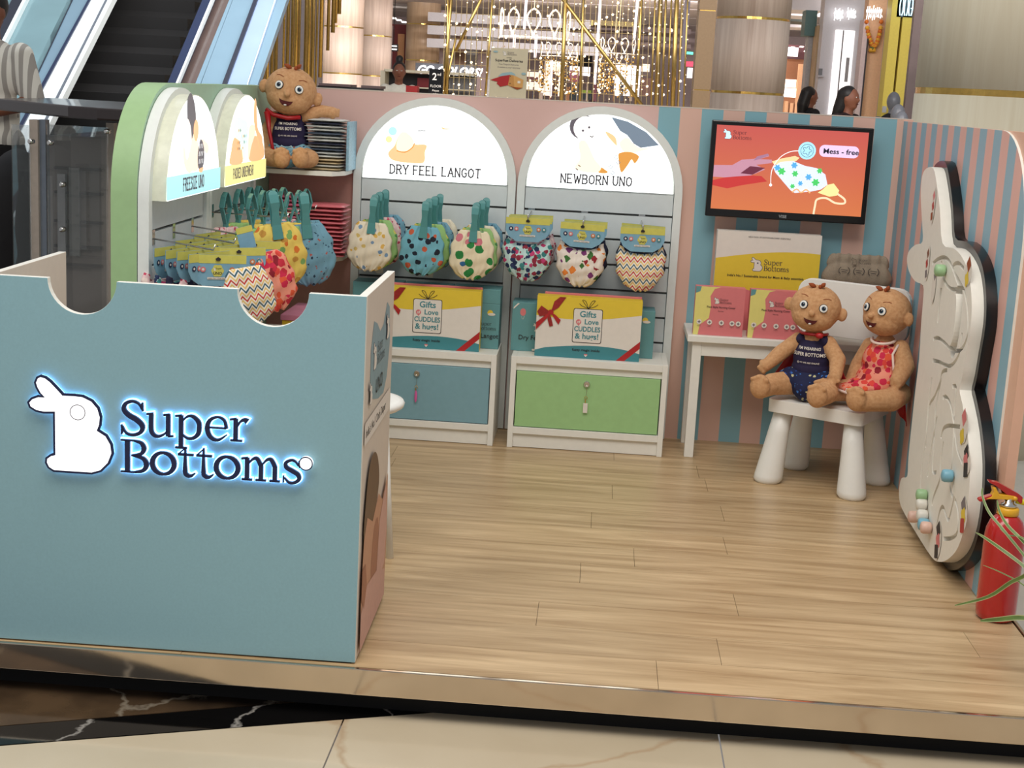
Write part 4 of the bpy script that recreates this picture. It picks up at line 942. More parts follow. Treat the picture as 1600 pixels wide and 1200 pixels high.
def doll(name, label, loc, rz, shirt, legs, arms, hd, s=1.0, parts=()):
    t = thing(name, label, 'doll', loc, rz, 'plush baby dolls')
    def fill(b):
        b.ball((0, 0, .135*s), (.056*s, .044*s, .08*s), sub=3); b.ball((0, 0, .055*s), (.074*s, .056*s, .05*s), sub=3); b.ball((0, 0, .2*s), (.035*s, .03*s, .04*s))
        for P_, R_2 in legs: limb(b, [V(p)*s for p in P_], [r*s for r in R_2])
        for P_, R_2 in arms:
            limb(b, [V(p)*s for p in P_], [r*s for r in R_2]); e = V(P_[-1])*s; d = (e-V(P_[-2])*s).normalized(); side = d.cross(V((0, -1, .2))).normalized()
            for k in range(-1, 2): b.ball(e+d*.02*s+side*.011*s*k, (.0085*s, .0085*s, .0085*s), sub=1)       # mitten fingers
            b.ball(e+side*.02*s+d*.002, .009*s, sub=1)
        for P_, _ in legs:      # toes
            e = V(P_[-1])*s; b.ball(e+V((0, -.012, .012))*s, (.033*s, .024*s, .04*s), sub=3)
            for k in range(-2, 3): b.ball(e+V((.0115*k, -.024, .046-abs(k)*.005))*s, .0095*s, sub=1)
    link('body', remesh('body', fill, .0042*s, m_plush, 3), t, local=True)
    return t
def shell(name, fill, m, parent, vox=.004, sm=2): return link(name, remesh(name, fill, vox, m, sm), parent, local=True)
def torsoText(parent, s, lines, m, rx=.071, ry=.0555, z0=.135):
    a = Art((0, 0, 0), (1, 0, 0), (0, 0, 1))
    def warp(x, y, z):
        k = max(0, 1-(x/(rx*s))**2-((y-z0*s)/(.083*s))**2); return x, y, ry*s*math.sqrt(k)+.0022
    a.warp = warp
    for body, y, h, sx in lines: a.text(body, 0, y*s, h*s, m, 'CENTER', .02, sx)
    a.build('shirt_print', parent, local=True)
LINES = [("I'M WEARING", .168, .0095, .9), ('SUPER BOTTOMS', .148, .0115, .84), ('@ +91 WE ARE ONLINE', .124, .0055, .9)]
def tankfill(s, x=.072, y=.056): return lambda b: [b.ball((0, 0, .135*s), (x*s, y*s, .078*s), sub=3), b.ball((0, 0, .1*s), ((x+.003)*s, (y+.003)*s, .045*s), sub=3), b.ball((-.038*s, 0, .195*s), (.02*s, .034*s, .02*s)), b.ball((.038*s, 0, .195*s), (.02*s, .034*s, .02*s))]
def diapfill(s): return lambda b: [b.ball((0, -.002, .055*s), (.093*s, .07*s, .05*s), sub=3), b.ball((-.05*s, -.02*s, .06*s), (.05*s, .05*s, .042*s)), b.ball((.05*s, -.02*s, .06*s), (.05*s, .05*s, .042*s)), b.ball((0, -.045*s, .04*s), (.04*s, .04*s, .04*s))]
# navy doll, left on the chair
LG = [([(-.05, -.01, .05), (-.1, -.09, .05), (-.118, -.15, .04)], [.042, .037, .03]), ([(.05, -.01, .05), (.082, -.1, .048), (.07, -.17, .04)], [.042, .037, .03])]
d1 = doll('plush_doll', 'plush baby doll in navy tank top, left one on the white chair', (.856, 5.6, .3362), -.38, None,
    LG, [([(-.05, 0, .19), (-.1, -.02, .14), (-.135, -.05, .1)], [.025, .027, .02]), ([(.05, 0, .19), (.09, -.03, .145), (.098, -.075, .1)], [.025, .027, .021])], None, 1.2)
shell('tank_top', tankfill(1.2, .0605, .0485), m_tank, d1); shell('nappy', diapfill(1.24), m_diap_navy, d1); torsoText(d1, 1.2, LINES, m_paper, .062, .051)
head(d1, (.0, -.012, .362), .1, .12, 1.04)
def cape(parent, pts_l, pts_r, dz, m=m_cape):
    b = MB(); n = 10; cols = []
    for i in range(n+1):
        t = i/n; row = []
        for j in range(8):
            u = j/7; p = V(pts_l[0]).lerp(V(pts_l[1]), u); q_ = V(pts_r[0]).lerp(V(pts_r[1]), u); r = p.lerp(q_, t); r.y += .012*math.sin(t*16)*u+.03*(1-(2*t-1)**2); row.append(b.bm.verts.new(r))
        cols.append(row)
    for i in range(n):
        for j in range(7): b.bm.faces.new((cols[i][j], cols[i+1][j], cols[i+1][j+1], cols[i][j+1]))
    o = b.build('cape', m, parent, local=True, smooth=True); sm = o.modifiers.new('solid', 'SOLIDIFY'); sm.thickness = .003; return o
cape(d1, ((-.05, .03, .25), (-.18, .02, .02)), ((.05, .03, .25), (.17, .02, .03)), 0)
b = MB(); b.ball((.035, -.062, .262), (.016, .011, .012), m_cape); b.tube([(.052*math.cos(k), -.0-.052*math.sin(k), .262) for k in [PI*i/10 for i in range(11)]], .006, 8, m_cape); b.build('cape_knot', None, d1, local=True, smooth=True)
# dotted bib doll, right on the chair
d2 = doll('plush_doll', 'plush baby doll wearing a red dotted bib, right one on the white chair', (1.122, 5.56, .3362), -.55, None,
    [([(-.05, -.01, .048), (-.1, -.085, .045), (-.13, -.14, .038)], [.042, .036, .028]), ([(.06, -.0, .048), (.075, -.1, .045), (-.0, -.19, .04)], [.042, .038, .032])],
    [([(-.05, 0, .19), (-.08, -.0, .12), (-.09, -.03, .07)], [.026, .028, .02]), ([(.052, 0, .195), (.082, -.03, .145), (.08, -.075, .105)], [.028, .032, .025])], None, 1.2)
def bibshape(co): return co
K = 1.2
shell('dotted_bib', lambda b: [b.ball((0, -.004*K, .14*K), (.068*K, .056*K, .08*K), sub=3), b.ball((0, -.012*K, .085*K), (.08*K, .068*K, .058*K), sub=3), b.ball((-.03*K, -.06*K, .068*K), (.066*K, .046*K, .026*K), sub=3), b.ball((-.055*K, -.09*K, .062*K), (.055*K, .045*K, .016*K), sub=3)], m_dots, d2)
b = MB(); b.tube([(.045*math.cos(t), -.02-.05*math.sin(t), .262-.012*math.sin(t)) for t in [PI*i/12 for i in range(13)]], .0055, 8, m_bias)
b.tube([(.062, -.03, .25), (.054, -.058, .215), (.066, -.064, .16), (.084, -.062, .12), (.096, -.03, .11)], .0048, 8, m_bias)
b.tube([(.098, -.05, .075), (.055, -.108, .052), (.0, -.15, .054), (-.06, -.164, .06), (-.112, -.15, .066), (-.135, -.11, .074), (-.12, -.07, .085)], .005, 8, m_bias); b.build('binding', None, d2, local=True, smooth=True)
a = Art((-.06, -.1635, .066), (1, 0, 0), (0, .2, 1)); a.rect(-.016, 0, .016, .014, m_paper, .002); a.ribbon([(-.007, .007), (.007, .007)], .005, m_inkg); a.build('care_label', d2, local=True)
head(d2, (.0, -.012, .368), -.35, .07, 1.04, -.001)
cape(d2, ((-.02, .05, .22), (-.02, .05, .03)), ((.05, .05, .22), (.12, .0, -.06)), 0)
# doll on the shelf
d3 = doll('plush_doll', 'plush baby doll in pale blue shorts with a red strap, on the corner shelf', (-1.285, 5.985, 1.0885), .08, None,
    [([(-.05, -.01, .05), (-.075, -.08, .045), (-.01, -.125, .035)], [.042, .036, .031]), ([(.05, -.01, .05), (.09, -.08, .045), (.06, -.12, .038)], [.042, .036, .03])],
    [([(-.058, 0, .19), (-.09, -.01, .13), (-.085, -.03, .08)], [.028, .028, .02]), ([(.058, 0, .2), (.11, .0, .225), (.165, .0, .222)], [.028, .026, .022])], None, 1.06)
shell('tank_top', tankfill(1.06), m_tank, d3); shell('shorts', diapfill(1.06), m_diap_blue, d3); torsoText(d3, 1.06, LINES, m_paper, .079, .0618)
head(d3, (.005, -.02, .315), 0, .2, 1.12)
b = MB(); b.tube([(-.085, -.05, .225), (-.075, -.07, .16), (-.06, -.085, .1), (-.05, -.092, .06)], [.014, .008, .007, .006], 8, m_cape); b.tube([(-.09, -.045, .235), (-.06, -.058, .215), (0, -.068, .205), (.05, -.058, .21)], .009, 8, m_cape); b.build('red_strap', None, d3, local=True, smooth=True)
b = MB()
for s_ in (-1, 1): b.tube([(0, -.088, .085), (s_*.02, -.094, .095), (s_*.03, -.094, .08), (s_*.015, -.094, .06), (s_*.008, -.092, .045)], .0028, 6, mat('pale_blue_cord', (164, 196, 204), .8))
b.build('bow', None, d3, local=True, smooth=True)
# ================================================================ STOOL BEHIND THE COUNTER
st = thing('stool', 'round white stool with straight round legs just behind the counter side', 'stool', (-.685, 4.36, 0))
MB().lathe([(.002, .47), (.14, .47), (.152, .478), (.155, .488), (.15, .496), (.13, .499), (.002, .5)], (-.715, 4.36, 0), 40, m_white2).build('seat', None, st, smooth=True)
for k in range(4):
    t = PI/4+PI/2*k+.55; c_, s_ = math.cos(t), math.sin(t)
    MB().tube([(-.715+.1*c_, 4.36+.1*s_, .4698), (-.715+.135*c_, 4.36+.135*s_, .0)], .0115, 14, m_white2).build('leg', None, st, smooth=True)
# ================================================================ BEAD MAZE ON THE RIGHT WALL
WP = [(1462, 264), (1455, 277), (1453, 307), (1455, 345), (1456, 378), (1445, 383), (1435, 392), (1431, 405), (1434, 424), (1444, 440), (1457, 447), (1457, 470), (1454, 507), (1451, 560), (1445, 610), (1439, 665), (1434, 715), (1432, 745), (1423, 748), (1419, 765), (1420, 785), (1427, 802), (1446, 833), (1471, 871), (1484, 879), (1499, 874), (1514, 856), (1525, 821), (1531, 777), (1533, 725), (1528, 672), (1520, 630), (1516, 610), (1521, 586), (1527, 550), (1534, 507), (1535, 467), (1530, 427), (1519, 402), (1506, 389), (1488, 381), (1484, 330), (1479, 290), (1473, 264)]
XW = 1.195
OUT = [(p.y, p.z) for p in (atX(x, y, XW) for x, y in WP)]
OUT, _ = catmull(OUT, [0]*len(OUT), 3, True)
mz = thing('bead_maze', 'white rabbit-shaped wall bead maze on a black backing', 'wall toy', (1.22, 4.9, .6))
m_maze = mat('white_routed_board', (234, 230, 220), .45, var=.02)
BK = [(y, max(z, .004)) for y, z in outset(OUT, .024)]
b = MB(); b.prism([(1.2, y, z) for y, z in BK], (.034, 0, 0), m_black); soft(b.build('backing_board', None, mz, bevel=.003))
b = MB(); b.prism([(1.162, y, z) for y, z in OUT], (.0375, 0, 0), m_maze); wbd = b.build('maze_board', None, mz)
def MZ(x, y): p = atX(x, y, 1.162); return (p.y, p.z)
TR = [[(1457, 412), (1465, 405), (1475, 402), (1483, 408), (1488, 418), (1492, 428), (1500, 442), (1508, 460), (1512, 490), (1512, 520), (1506, 540), (1497, 548), (1485, 545), (1475, 535), (1465, 528), (1458, 530)],
      [(1471, 408), (1473, 430), (1480, 446), (1488, 452), (1498, 449), (1493, 432), (1489, 416), (1497, 411), (1506, 420)],
      [(1457, 563), (1468, 566), (1482, 572), (1492, 565), (1500, 548), (1503, 520)], [(1480, 578), (1472, 582), (1468, 600), (1460, 620), (1452, 635), (1447, 680), (1441, 725), (1438, 770), (1442, 790)],
      [(1471, 590), (1462, 640), (1459, 700), (1457, 735), (1463, 738)], [(1488, 604), (1494, 606), (1491, 640), (1490, 680), (1488, 720), (1484, 750), (1488, 775), (1491, 745)],
      [(1473, 622), (1478, 620), (1485, 632), (1490, 660), (1495, 700), (1503, 722), (1506, 728)], [(1470, 685), (1474, 670), (1482, 665), (1492, 666), (1502, 667)],
      [(1474, 690), (1470, 720), (1468, 750), (1459, 775), (1456, 790)], [(1462, 830), (1468, 800), (1473, 792), (1478, 805), (1482, 812), (1488, 790), (1491, 775)], [(1492, 780), (1497, 800), (1496, 830), (1488, 840), (1474, 842)],
      [(1471, 450), (1467, 480), (1465, 505), (1470, 450)], [(1456, 590), (1450, 640), (1446, 700)], [(1464, 650), (1455, 700), (1449, 745)]]
cut = MB()
for tr_ in TR:
    P, _ = catmull([MZ(*q_) for q_ in tr_], [0]*len(tr_), 4, False)
    A, B2 = [], []
    for i in range(len(P)):
        a_2, b_2 = P[max(0, i-1)], P[min(len(P)-1, i+1)]; tx, ty_ = b_2[0]-a_2[0], b_2[1]-a_2[1]; l = math.hypot(tx, ty_) or 1
        nx, ny = -ty_/l*.007, tx/l*.007; A.append((P[i][0]+nx, P[i][1]+ny)); B2.append((P[i][0]-nx, P[i][1]-ny))
    va = [[cut.bm.verts.new((X_, y, z)) for y, z in A] for X_ in (1.155, 1.184)]; vb = [[cut.bm.verts.new((X_, y, z)) for y, z in B2] for X_ in (1.155, 1.184)]
    for i in range(len(P)-1):
        for q_ in ((va[0][i], va[0][i+1], vb[0][i+1], vb[0][i]), (va[1][i], vb[1][i], vb[1][i+1], va[1][i+1]), (va[0][i], va[1][i], va[1][i+1], va[0][i+1]), (vb[0][i], vb[0][i+1], vb[1][i+1], vb[1][i])): cut.bm.faces.new(q_)
    for i in (0, -1): cut.bm.faces.new((va[0][i], vb[0][i], vb[1][i], va[1][i]))
def cutter(b, m=None):
    me = b.mesh('cut', m_groove); o = bpy.data.objects.new('cut', me); C.objects.link(o); return o
def boolean(target, co, op='DIFFERENCE'):
    md = target.modifiers.new('b', 'BOOLEAN'); md.object = co; md.solver = 'EXACT'; md.use_self = True; md.operation = op
    bpy.context.view_layer.update(); dg = bpy.context.evaluated_depsgraph_get(); me = bpy.data.meshes.new_from_object(target.evaluated_get(dg))
    target.modifiers.remove(md); 
    if len(me.polygons) > 20: target.data = me
    bpy.data.objects.remove(co)
boolean(wbd, cutter(cut))
b = MB(); cy_, cz_ = MZ(1494, 500); b.prism([(1.15, cy_+.06*math.cos(t), cz_+.125*math.sin(t)) for t in [2*PI*k/32 for k in range(32)]], (.06, 0, 0)); boolean(wbd, cutter(b))
b = MB(); b.prism([(1.15, cy_+.035*math.cos(t), cz_+.085*math.sin(t)) for t in [2*PI*k/32 for k in range(32)]], (.045, 0, 0), m_maze); b.build('centre_knob', None, mz, bevel=.006, segs=3)
soft(wbd, .7); bm_ = wbd.modifiers.new('bevel', 'BEVEL'); bm_.width = .005; bm_.segments = 3; bm_.limit_method = 'ANGLE'; bm_.angle_limit = 1.2
beads = {'green': (150, 186, 140), 'blue': (120, 172, 192), 'white': (216, 212, 202), 'pink': (216, 180, 164)}
RX = Matrix.Rotation(-PI/2, 3, 'Y')
for x, y, c in ((1478, 423, 'green'), (1490, 744, 'blue'), (1449, 774, 'green'), (1449, 789, 'white'), (1450, 806, 'white'), (1436, 808, 'pink'), (1452, 820, 'blue'), (1456, 825, 'pink')):
    y_, z_ = MZ(x, y)
    MB().lathe([(.006, 0), (.019, .004), (.0205, .012), (.0205, .028), (.018, .034), (.01, .037)], (1.1615, y_, z_), 20, mat('bead_'+c, beads[c], .4), M=RX).build('sliding_bead', None, mz, smooth=True)
def sticker(x, y, hh, ww, cols, sd):
    y_, z_ = MZ(x, y); a = Art((1.162, y_, z_), (0, -1, 0), (0, 0, 1), .002); r = random.Random(sd)
    a.blob(0, 0, ww*.5, m_paper, 3, .1, 16); 
    P = [(ww*.5*math.cos(t)*(1+.2*r.random()), hh*.5*math.sin(t)*(1+.1*r.random())) for t in [2*PI*k/14 for k in range(14)]]
    a.poly(P, m_paper)
    for k, c in enumerate(cols): a.blob((r.random()-.5)*ww*.3, hh*(.3-.6*k/max(1, len(cols)-1)), ww*.3, c, 4, .2, 12, k)
    a.build('sticker', mz)
for args in [(x_, y_, h_, w_*1.7, c_, s_) for x_, y_, h_, w_, c_, s_ in ((1459, 322, .12, .03, [m_rose, m_red, m_hair], 1), (1450, 412, .12, .03, [m_skin, m_red, m_inkg], 2), (1460, 447, .12, .03, [m_inkg, m_paper], 3), (1514, 425, .08, .045, [m_hair, m_yellow], 4), (1507, 668, .1, .05, [m_rose, m_yellow], 5), (1511, 722, .08, .05, [m_ink, m_rose, m_ink], 6), (1506, 806, .1, .05, [m_inkg, m_yellow, m_red], 7), (1466, 845, .12, .05, [m_ink, m_rose, m_ink], 8))]: sticker(*args)
# ================================================================ FIRE EXTINGUISHER
m_rp = mat('red_enamel', (178, 26, 26), .22, var=.05, coat=.5)
m_yp = mat('yellow_plastic', (228, 172, 40), .4, var=.03); m_ypl = mat('lemon_plastic', (226, 212, 40), .4)
fx, fy = 1.243, 4.168
fe = thing('fire_extinguisher', 'red fire extinguisher with a yellow collar at the end of the right wall', 'fire extinguisher', (fx, fy, 0))
MB().lathe([(.02, .001), (.048, .001), (.056, .01), (.058, .03), (.058, .25), (.055, .275), (.046, .3), (.034, .314), (.026, .32)], (fx, fy, 0), 40, m_rp).build('cylinder', None, fe, smooth=True)
MB().lathe([(.029, .319), (.031, .321), (.031, .337), (.028, .341), (.01, .341)], (fx, fy, 0), 32, m_yp).build('collar', None, fe, smooth=True)
MB().lathe([(.016, .3415), (.022, .343), (.022, .35), (.014, .354), (.014, .368), (.01, .37)], (fx, fy, 0), 24, m_chrome).build('valve', None, fe, smooth=True)
def fin(pts, y0, y1, m, name):
    b = MB(); b.prism([(fx+x, fy+y0, z) for x, z in pts], (0, y1-y0, 0), m); return b.build(name, None, fe, bevel=.0015)
fin([(.034, .36), (.034, .376), (.02, .386), (-.04, .415), (-.068, .418), (-.066, .413), (-.045, .404), (0, .372), (-.01, .366), (-.055, .366), (-.084, .354), (-.09, .356), (-.088, .362), (-.055, .376), (-.02, .376), (.005, .378), (.03, .356)], -.012, .012, m_rp, 'lever')
fin([(-.055, .4), (-.046, .4), (-.034, .38), (-.01, .38), (.012, .378), (.01, .366), (-.02, .366), (-.07, .364), (-.055, .372), (-.05, .385)], -.0135, .0135, m_yp, 'trigger_guard')
MB().tube([(fx+.012, fy-.018, .371), (fx+.012, fy+.014, .371)], .0062, 14, m_yp).build('pivot_pin', None, fe, smooth=True)
MB().tube([(fx+.02, fy, .362), (fx+.05, fy-.0, .358), (fx+.1, fy+.01, .34)], [.008, .0095, .011], 14, m_ypl).build('nozzle', None, fe, smooth=True)
MB().tube([(fx-.012, fy-.01, .352), (fx-.035, fy-.012, .35), (fx-.036, fy-.01, .335), (fx-.03, fy-.008, .33)], .0012, 6, m_ink).build('pin_loop', None, fe)
# ================================================================ PLANT (its pot stands just outside the frame)
m_leaf = mat('green_leaf', (96, 122, 60), .45, var=.25, scale=14); m_edge = mat('cream_leaf_edge', (176, 178, 128), .5)
pl = thing('spider_plant', 'long arching green leaves with pale edges in front of the fire extinguisher', 'plant', (1.47, 3.6, FZ))
MB().lathe([(.06, 0), (.075, .02), (.1, .2), (.105, .22), (.095, .22), (.09, .19), (.002, .185)], (1.47, 3.6, FZ), 32, m_white2).build('pot', None, pl, smooth=True)
def leaf(pts, w):
    P = [V(p) for p in pts]; Q, _ = catmull([tuple(p) for p in P], [0]*len(P), 5, False); Q = [V(p) for p in Q]; n = len(Q); b = MB(); rows = []
    for i, p in enumerate(Q):
        t = (Q[min(n-1, i+1)]-Q[max(0, i-1)]).normalized(); s_ = t.cross(V((0, -.85, .5))).normalized(); ww = w*math.sin(PI*(i+.6)/(n+.6))**.6
        up = s_.cross(t); rows.append([b.bm.verts.new(p+s_*ww*u+up*(.25*ww*abs(u))) for u in (-1, -.72, 0, .72, 1)])
    for i in range(n-1):
        for k in range(4): f = b.bm.faces.new((rows[i][k], rows[i+1][k], rows[i+1][k+1], rows[i][k+1])); f.material_index = b.mi(m_leaf if k in (1, 2) else m_edge)
    b.build('leaf', None, pl, smooth=True)
def LP(x, y, d): return tuple(atY(x, y, d))
base = (1.46, 3.62, .1)
for pp, w_ in (([(1640, 905, 3.66), (1590, 905, 3.72), (1545, 932, 3.78), (1492, 946, 3.83)], .0055), ([(1650, 980, 3.6), (1600, 966, 3.7), (1560, 968, 3.78), (1532, 970, 3.82)], .008),
               ([(1650, 930, 3.62), (1600, 885, 3.68), (1560, 855, 3.74), (1535, 838, 3.8), (1524, 832, 3.84)], .0048), ([(1640, 920, 3.64), (1600, 868, 3.7), (1565, 825, 3.76), (1545, 800, 3.8), (1535, 775, 3.84), (1535, 762, 3.85)], .004),
               ([(1640, 900, 3.66), (1602, 850, 3.7), (1575, 822, 3.75), (1562, 800, 3.8), (1558, 782, 3.84)], .0045), ([(1650, 960, 3.62), (1600, 915, 3.7), (1565, 895, 3.78), (1536, 883, 3.84)], .002),
               ([(1640, 880, 3.66), (1600, 842, 3.7), (1575, 836, 3.76), (1562, 826, 3.82)], .0025)):
    leaf([base]+[LP(*q_) for q_ in pp], w_)
# ================================================================ HANGING NAPPIES
cl_cream = printmat((232, 220, 196), [(214, 170, 80), (214, 186, 110), (120, 150, 180), (220, 176, 90)], 34, .3, name='duck_print_cloth')
cl_whale = printmat((112, 174, 190), [(22, 30, 44), (22, 30, 44), (190, 90, 60), (22, 30, 44)], 30, .36, name='whale_print_cloth')
cl_splat = printmat((232, 218, 186), [(40, 130, 64), (44, 100, 150), (232, 218, 186), (208, 120, 130), (40, 130, 64)], 24, .44, name='splat_print_cloth')
cl_flora = printmat((188, 214, 212), [(30, 44, 80), (190, 60, 110), (60, 130, 130), (40, 50, 90), (140, 40, 60)], 46, .5, name='flower_print_cloth')
cl_diam = printmat((232, 220, 208), [(150, 34, 44), (226, 130, 50), (60, 110, 50), (120, 50, 110), (232, 220, 208)], 32, .62, 'MANHATTAN', name='kite_print_cloth')
cl_chev = chevronmat()
cl_leafy = printmat((150, 190, 120), [(210, 196, 90), (80, 140, 80), (200, 120, 60)], 40, .35, name='leafy_print_cloth')
cl_yel = printmat((224, 196, 96), [(206, 110, 40), (120, 160, 90), (190, 140, 60)], 34, .36, name='mango_print_cloth')
cl_sky = printmat((112, 158, 178), [(30, 56, 76), (60, 96, 120), (170, 90, 80), (30, 56, 76)], 60, .36, 'MANHATTAN', name='boat_print_cloth')
cl_navy2 = printmat((24, 26, 54), [(210, 200, 190), (190, 150, 90), (24, 26, 54)], 40, .25, name='navy_shell_cloth')
cl_pk = printmat((224, 190, 190), [(190, 60, 90), (120, 40, 60), (230, 210, 200)], 60, .35, name='pink_print_cloth')
_cm = {}
def clothmesh(kind, seed, m):
    key = (kind, seed, m.name)
    if key in _cm: return _cm[key]
    r = random.Random(seed); nu, nv = 34, 24
    if kind == 'langot': h = .2; W = [(0, .052), (.1, .07), (.3, .086), (.55, .092), (.75, .088), (.9, .066), (1, .03)]; T = .032
    else: h = .172; W = [(0, .088), (.12, .098), (.35, .102), (.6, .096), (.8, .078), (.93, .052), (1, .026)]; T = .036
    def wid(v):
        for (a_2, b_2), (c_2, d_2) in zip(W, W[1:]):
            if v <= c_2: t = (v-a_2)/(c_2-a_2); return b_2+(d_2-b_2)*t
        return W[-1][1]
    fr = 9 if kind == 'uno' else 5
    ph = r.random()*6; b = MB(); G = [[], []]
    for s_ in (0, 1):
        for j in range(nv+1):
            v = j/nv; row = []
            for i in range(nu+1):
                u = -1+2*i/nu; w_ = wid(v)*(1+.04*math.sin(v*19+ph)*abs(u)**3)
                t = T*(max(0, 1-u**2))**.5*(.35+.65*math.sin(PI*min(1, v*.95+.04))**.8)
                pl_ = .004*math.sin(u*fr*2.2+ph+v)*(1-v*.6)*(1-abs(u)**4) + .0018*math.sin(u*fr*5+v*7)*(1-abs(u)**4)+.0015*math.sin(v*23+u*4)
                y_ = -(t+pl_) if s_ == 0 else (t*.55)
                zt = 0
                if kind == 'uno': zt = -.022*(1-u*u)*(1-v)**2 + .012*(abs(u) > .8)*(1-v)
                if i in (0, nu): y_ = 0
                row.append((u*w_, y_, -v*h+zt+.004*math.sin(u*8+ph)*(v > .9)))
            G[s_].append(row)
    vf = [[b.bm.verts.new(p) for p in row] for row in G[0]]
    vb = [[vf[j][i] if i in (0, nu) else b.bm.verts.new(G[1][j][i]) for i in range(nu+1)] for j in range(nv+1)]
    for g_, fl_ in ((vf, 0), (vb, 1)):
        for j in range(nv):
            for i in range(nu): b.bm.faces.new((g_[j][i], g_[j][i+1], g_[j+1][i+1], g_[j+1][i]))
    for j in (0, nv):
        for i in range(nu):
            q_ = [vf[j][i], vf[j][i+1], vb[j][i+1], vb[j][i]]; q_ = [x for k, x in enumerate(q_) if x not in q_[:k]]
            if len(q_) > 2: b.bm.faces.new(q_)
    me = b.mesh('nappy_cloth', m)
    for p in me.polygons: p.use_smooth = True
    _cm[key] = me; return me
m_cardb = mat('header_card_blue', (124, 168, 190), .55); m_cardy = mat('header_card_yellow', (206, 200, 96), .55)
def cardmeshes():
    b = MB(); w, h = .09, .098
    P = [(-w, 0), (w, 0), (w, -h*.55), (w*.85, -h*.8), (w*.5, -h), (-w*.5, -h), (-w*.85, -h*.8), (-w, -h*.55)]
    b.prism([(x, 0, z) for x, z in P], (0, .002, 0), m_cardb); c = b.mesh('header_card')
    a = Art((0, 0, 0), (1, 0, 0), (0, 0, 1)); a.rect(-w, -.027, w, -.0003, m_cardy)
    a.blob(0, -.05, .019, m_cardy, 6, .08, 24); a.text('Super', .003, -.045, .006, m_ink, 'CENTER'); a.text('UNO', .0, -.062, .009, m_ink, 'CENTER', .03); bunny(a, -.014, -.05, .01, m_paper)
    a.rect(-.032, -.077, .032, -.07, m_paper); a.text("India's No.1 Cloth Diaper", 0, -.0755, .004, m_ink, 'CENTER')
    for x, cc in ((-.068, m_navy), (-.046, m_rose), (.045, mat('orange_print', (206, 120, 70), .5)), (.067, m_teal)): a.disc(x, -.046, .0085, cc); a.disc(x, -.046, .004, m_paper)
    a.poly([(-.009, -.012), (0, -.006), (.009, -.012), (.006, -.018), (-.006, -.018)], m_ink)
    o = a.build('card_print'); p = o.data; bpy.data.objects.remove(o); return c, p
CARD, CPRINT = cardmeshes()
def clipmesh():
    b = MB(); w = .0115
    for s_ in (-1, 1):
        P = [(s_*.002, .085), (s_*.012, .07), (s_*.021, .03), (s_*.012, .0), (s_*.004, -.03), (s_*.007, -.055), (s_*.002, -.058)]
        Q = [(y-s_*.0045*(1 if i not in (0, 6) else .1), z-.001) for i, (y, z) in enumerate(P)]
        for i in range(len(P)-1):
            ww = w*(1.15 if i < 2 else .95)
            vs = [b.bm.verts.new((x, y, z)) for x in (-ww, ww) for y, z in (P[i], P[i+1], Q[i+1], Q[i])]
            for q_ in ((0, 1, 2, 3), (4, 7, 6, 5), (0, 4, 5, 1), (2, 6, 7, 3), (1, 5, 6, 2), (0, 3, 7, 4)): b.bm.faces.new([vs[k] for k in q_])
    b.mats = [m_clip]; return b.mesh('clip')
CLIP = clipmesh()
def frontclip():
    b = MB()
    for s_ in (-1, 1):
        out = [(-.017, -.085), (.017, -.085), (.0145, -.04), (.011, .0), (.014, .03), (.0145, .055)]+[(.0145*math.cos(t), .055+.012*math.sin(t)) for t in [PI*k/8 for k in range(1, 8)]]+[(-.0145, .055), (-.014, .03), (-.011, 0), (-.0145, -.04)]
        def yy(z): return s_*(.003+.016*math.exp(-((z-.03)/.04)**2) + (.0 if z > -.02 else .002))
        a_2 = [b.bm.verts.new((x, yy(z)-.0018, z)) for x, z in out]; c_2 = [b.bm.verts.new((x, yy(z)+.0018, z)) for x, z in out]
        f1 = b.bm.faces.new(a_2); f2 = b.bm.faces.new(c_2[::-1])
        for i in range(len(out)): b.bm.faces.new((a_2[i], c_2[i], c_2[i-1], a_2[i-1]))
        for f in (f1, f2): f.normal_update()
        bmesh.ops.triangulate(b.bm, faces=[f1, f2])
    b.tube([(-.006, -.021, -.05), (.006, -.021, -.05), (.006, -.021, -.01), (-.006, -.021, -.01)], .0012, 6, m_brass, closed=True) if 0 else None
    b.mats = [m_clip]; return b.mesh('clip')
FCLIP = frontclip()
def nappy(label, group, kind, cloth, loc, rz=0, tilt=0, side=False, tie=None, name='cloth_nappy', seed=1, sc_=1.0, clip=True):
    t = thing(name, label, 'cloth nappy', loc, rz, group)
    t.rotation_euler = (0, tilt, rz); t.scale = (sc_,)*3
    c = bpy.data.objects.new('nappy_cloth', clothmesh(kind, seed, cloth)); C.objects.link(c); c.parent = t
    if kind == 'uno':
        c.location = (0, .006, -.086)
        for nm, me in (('header_card', CARD), ('card_print', CPRINT)):
            o = bpy.data.objects.new(nm, me); C.objects.link(o); o.parent = t if nm == 'header_card' else hc
            if nm == 'header_card': hc = o; o.location = (0, -.032, .004)
    else:
        c.location = (0, 0, 0)
        if not clip: return t
        o = bpy.data.objects.new('clip', CLIP if side else FCLIP); C.objects.link(o); o.parent = t; o.location = (0, -.024 if not side else 0, .04)
        if side: o.rotation_euler.z = PI/2
    if tie:
        o = B('price_tag', (-.02, -.012, -.235), (.012, -.011, -.205), m_paper, t, local=True)
    return t
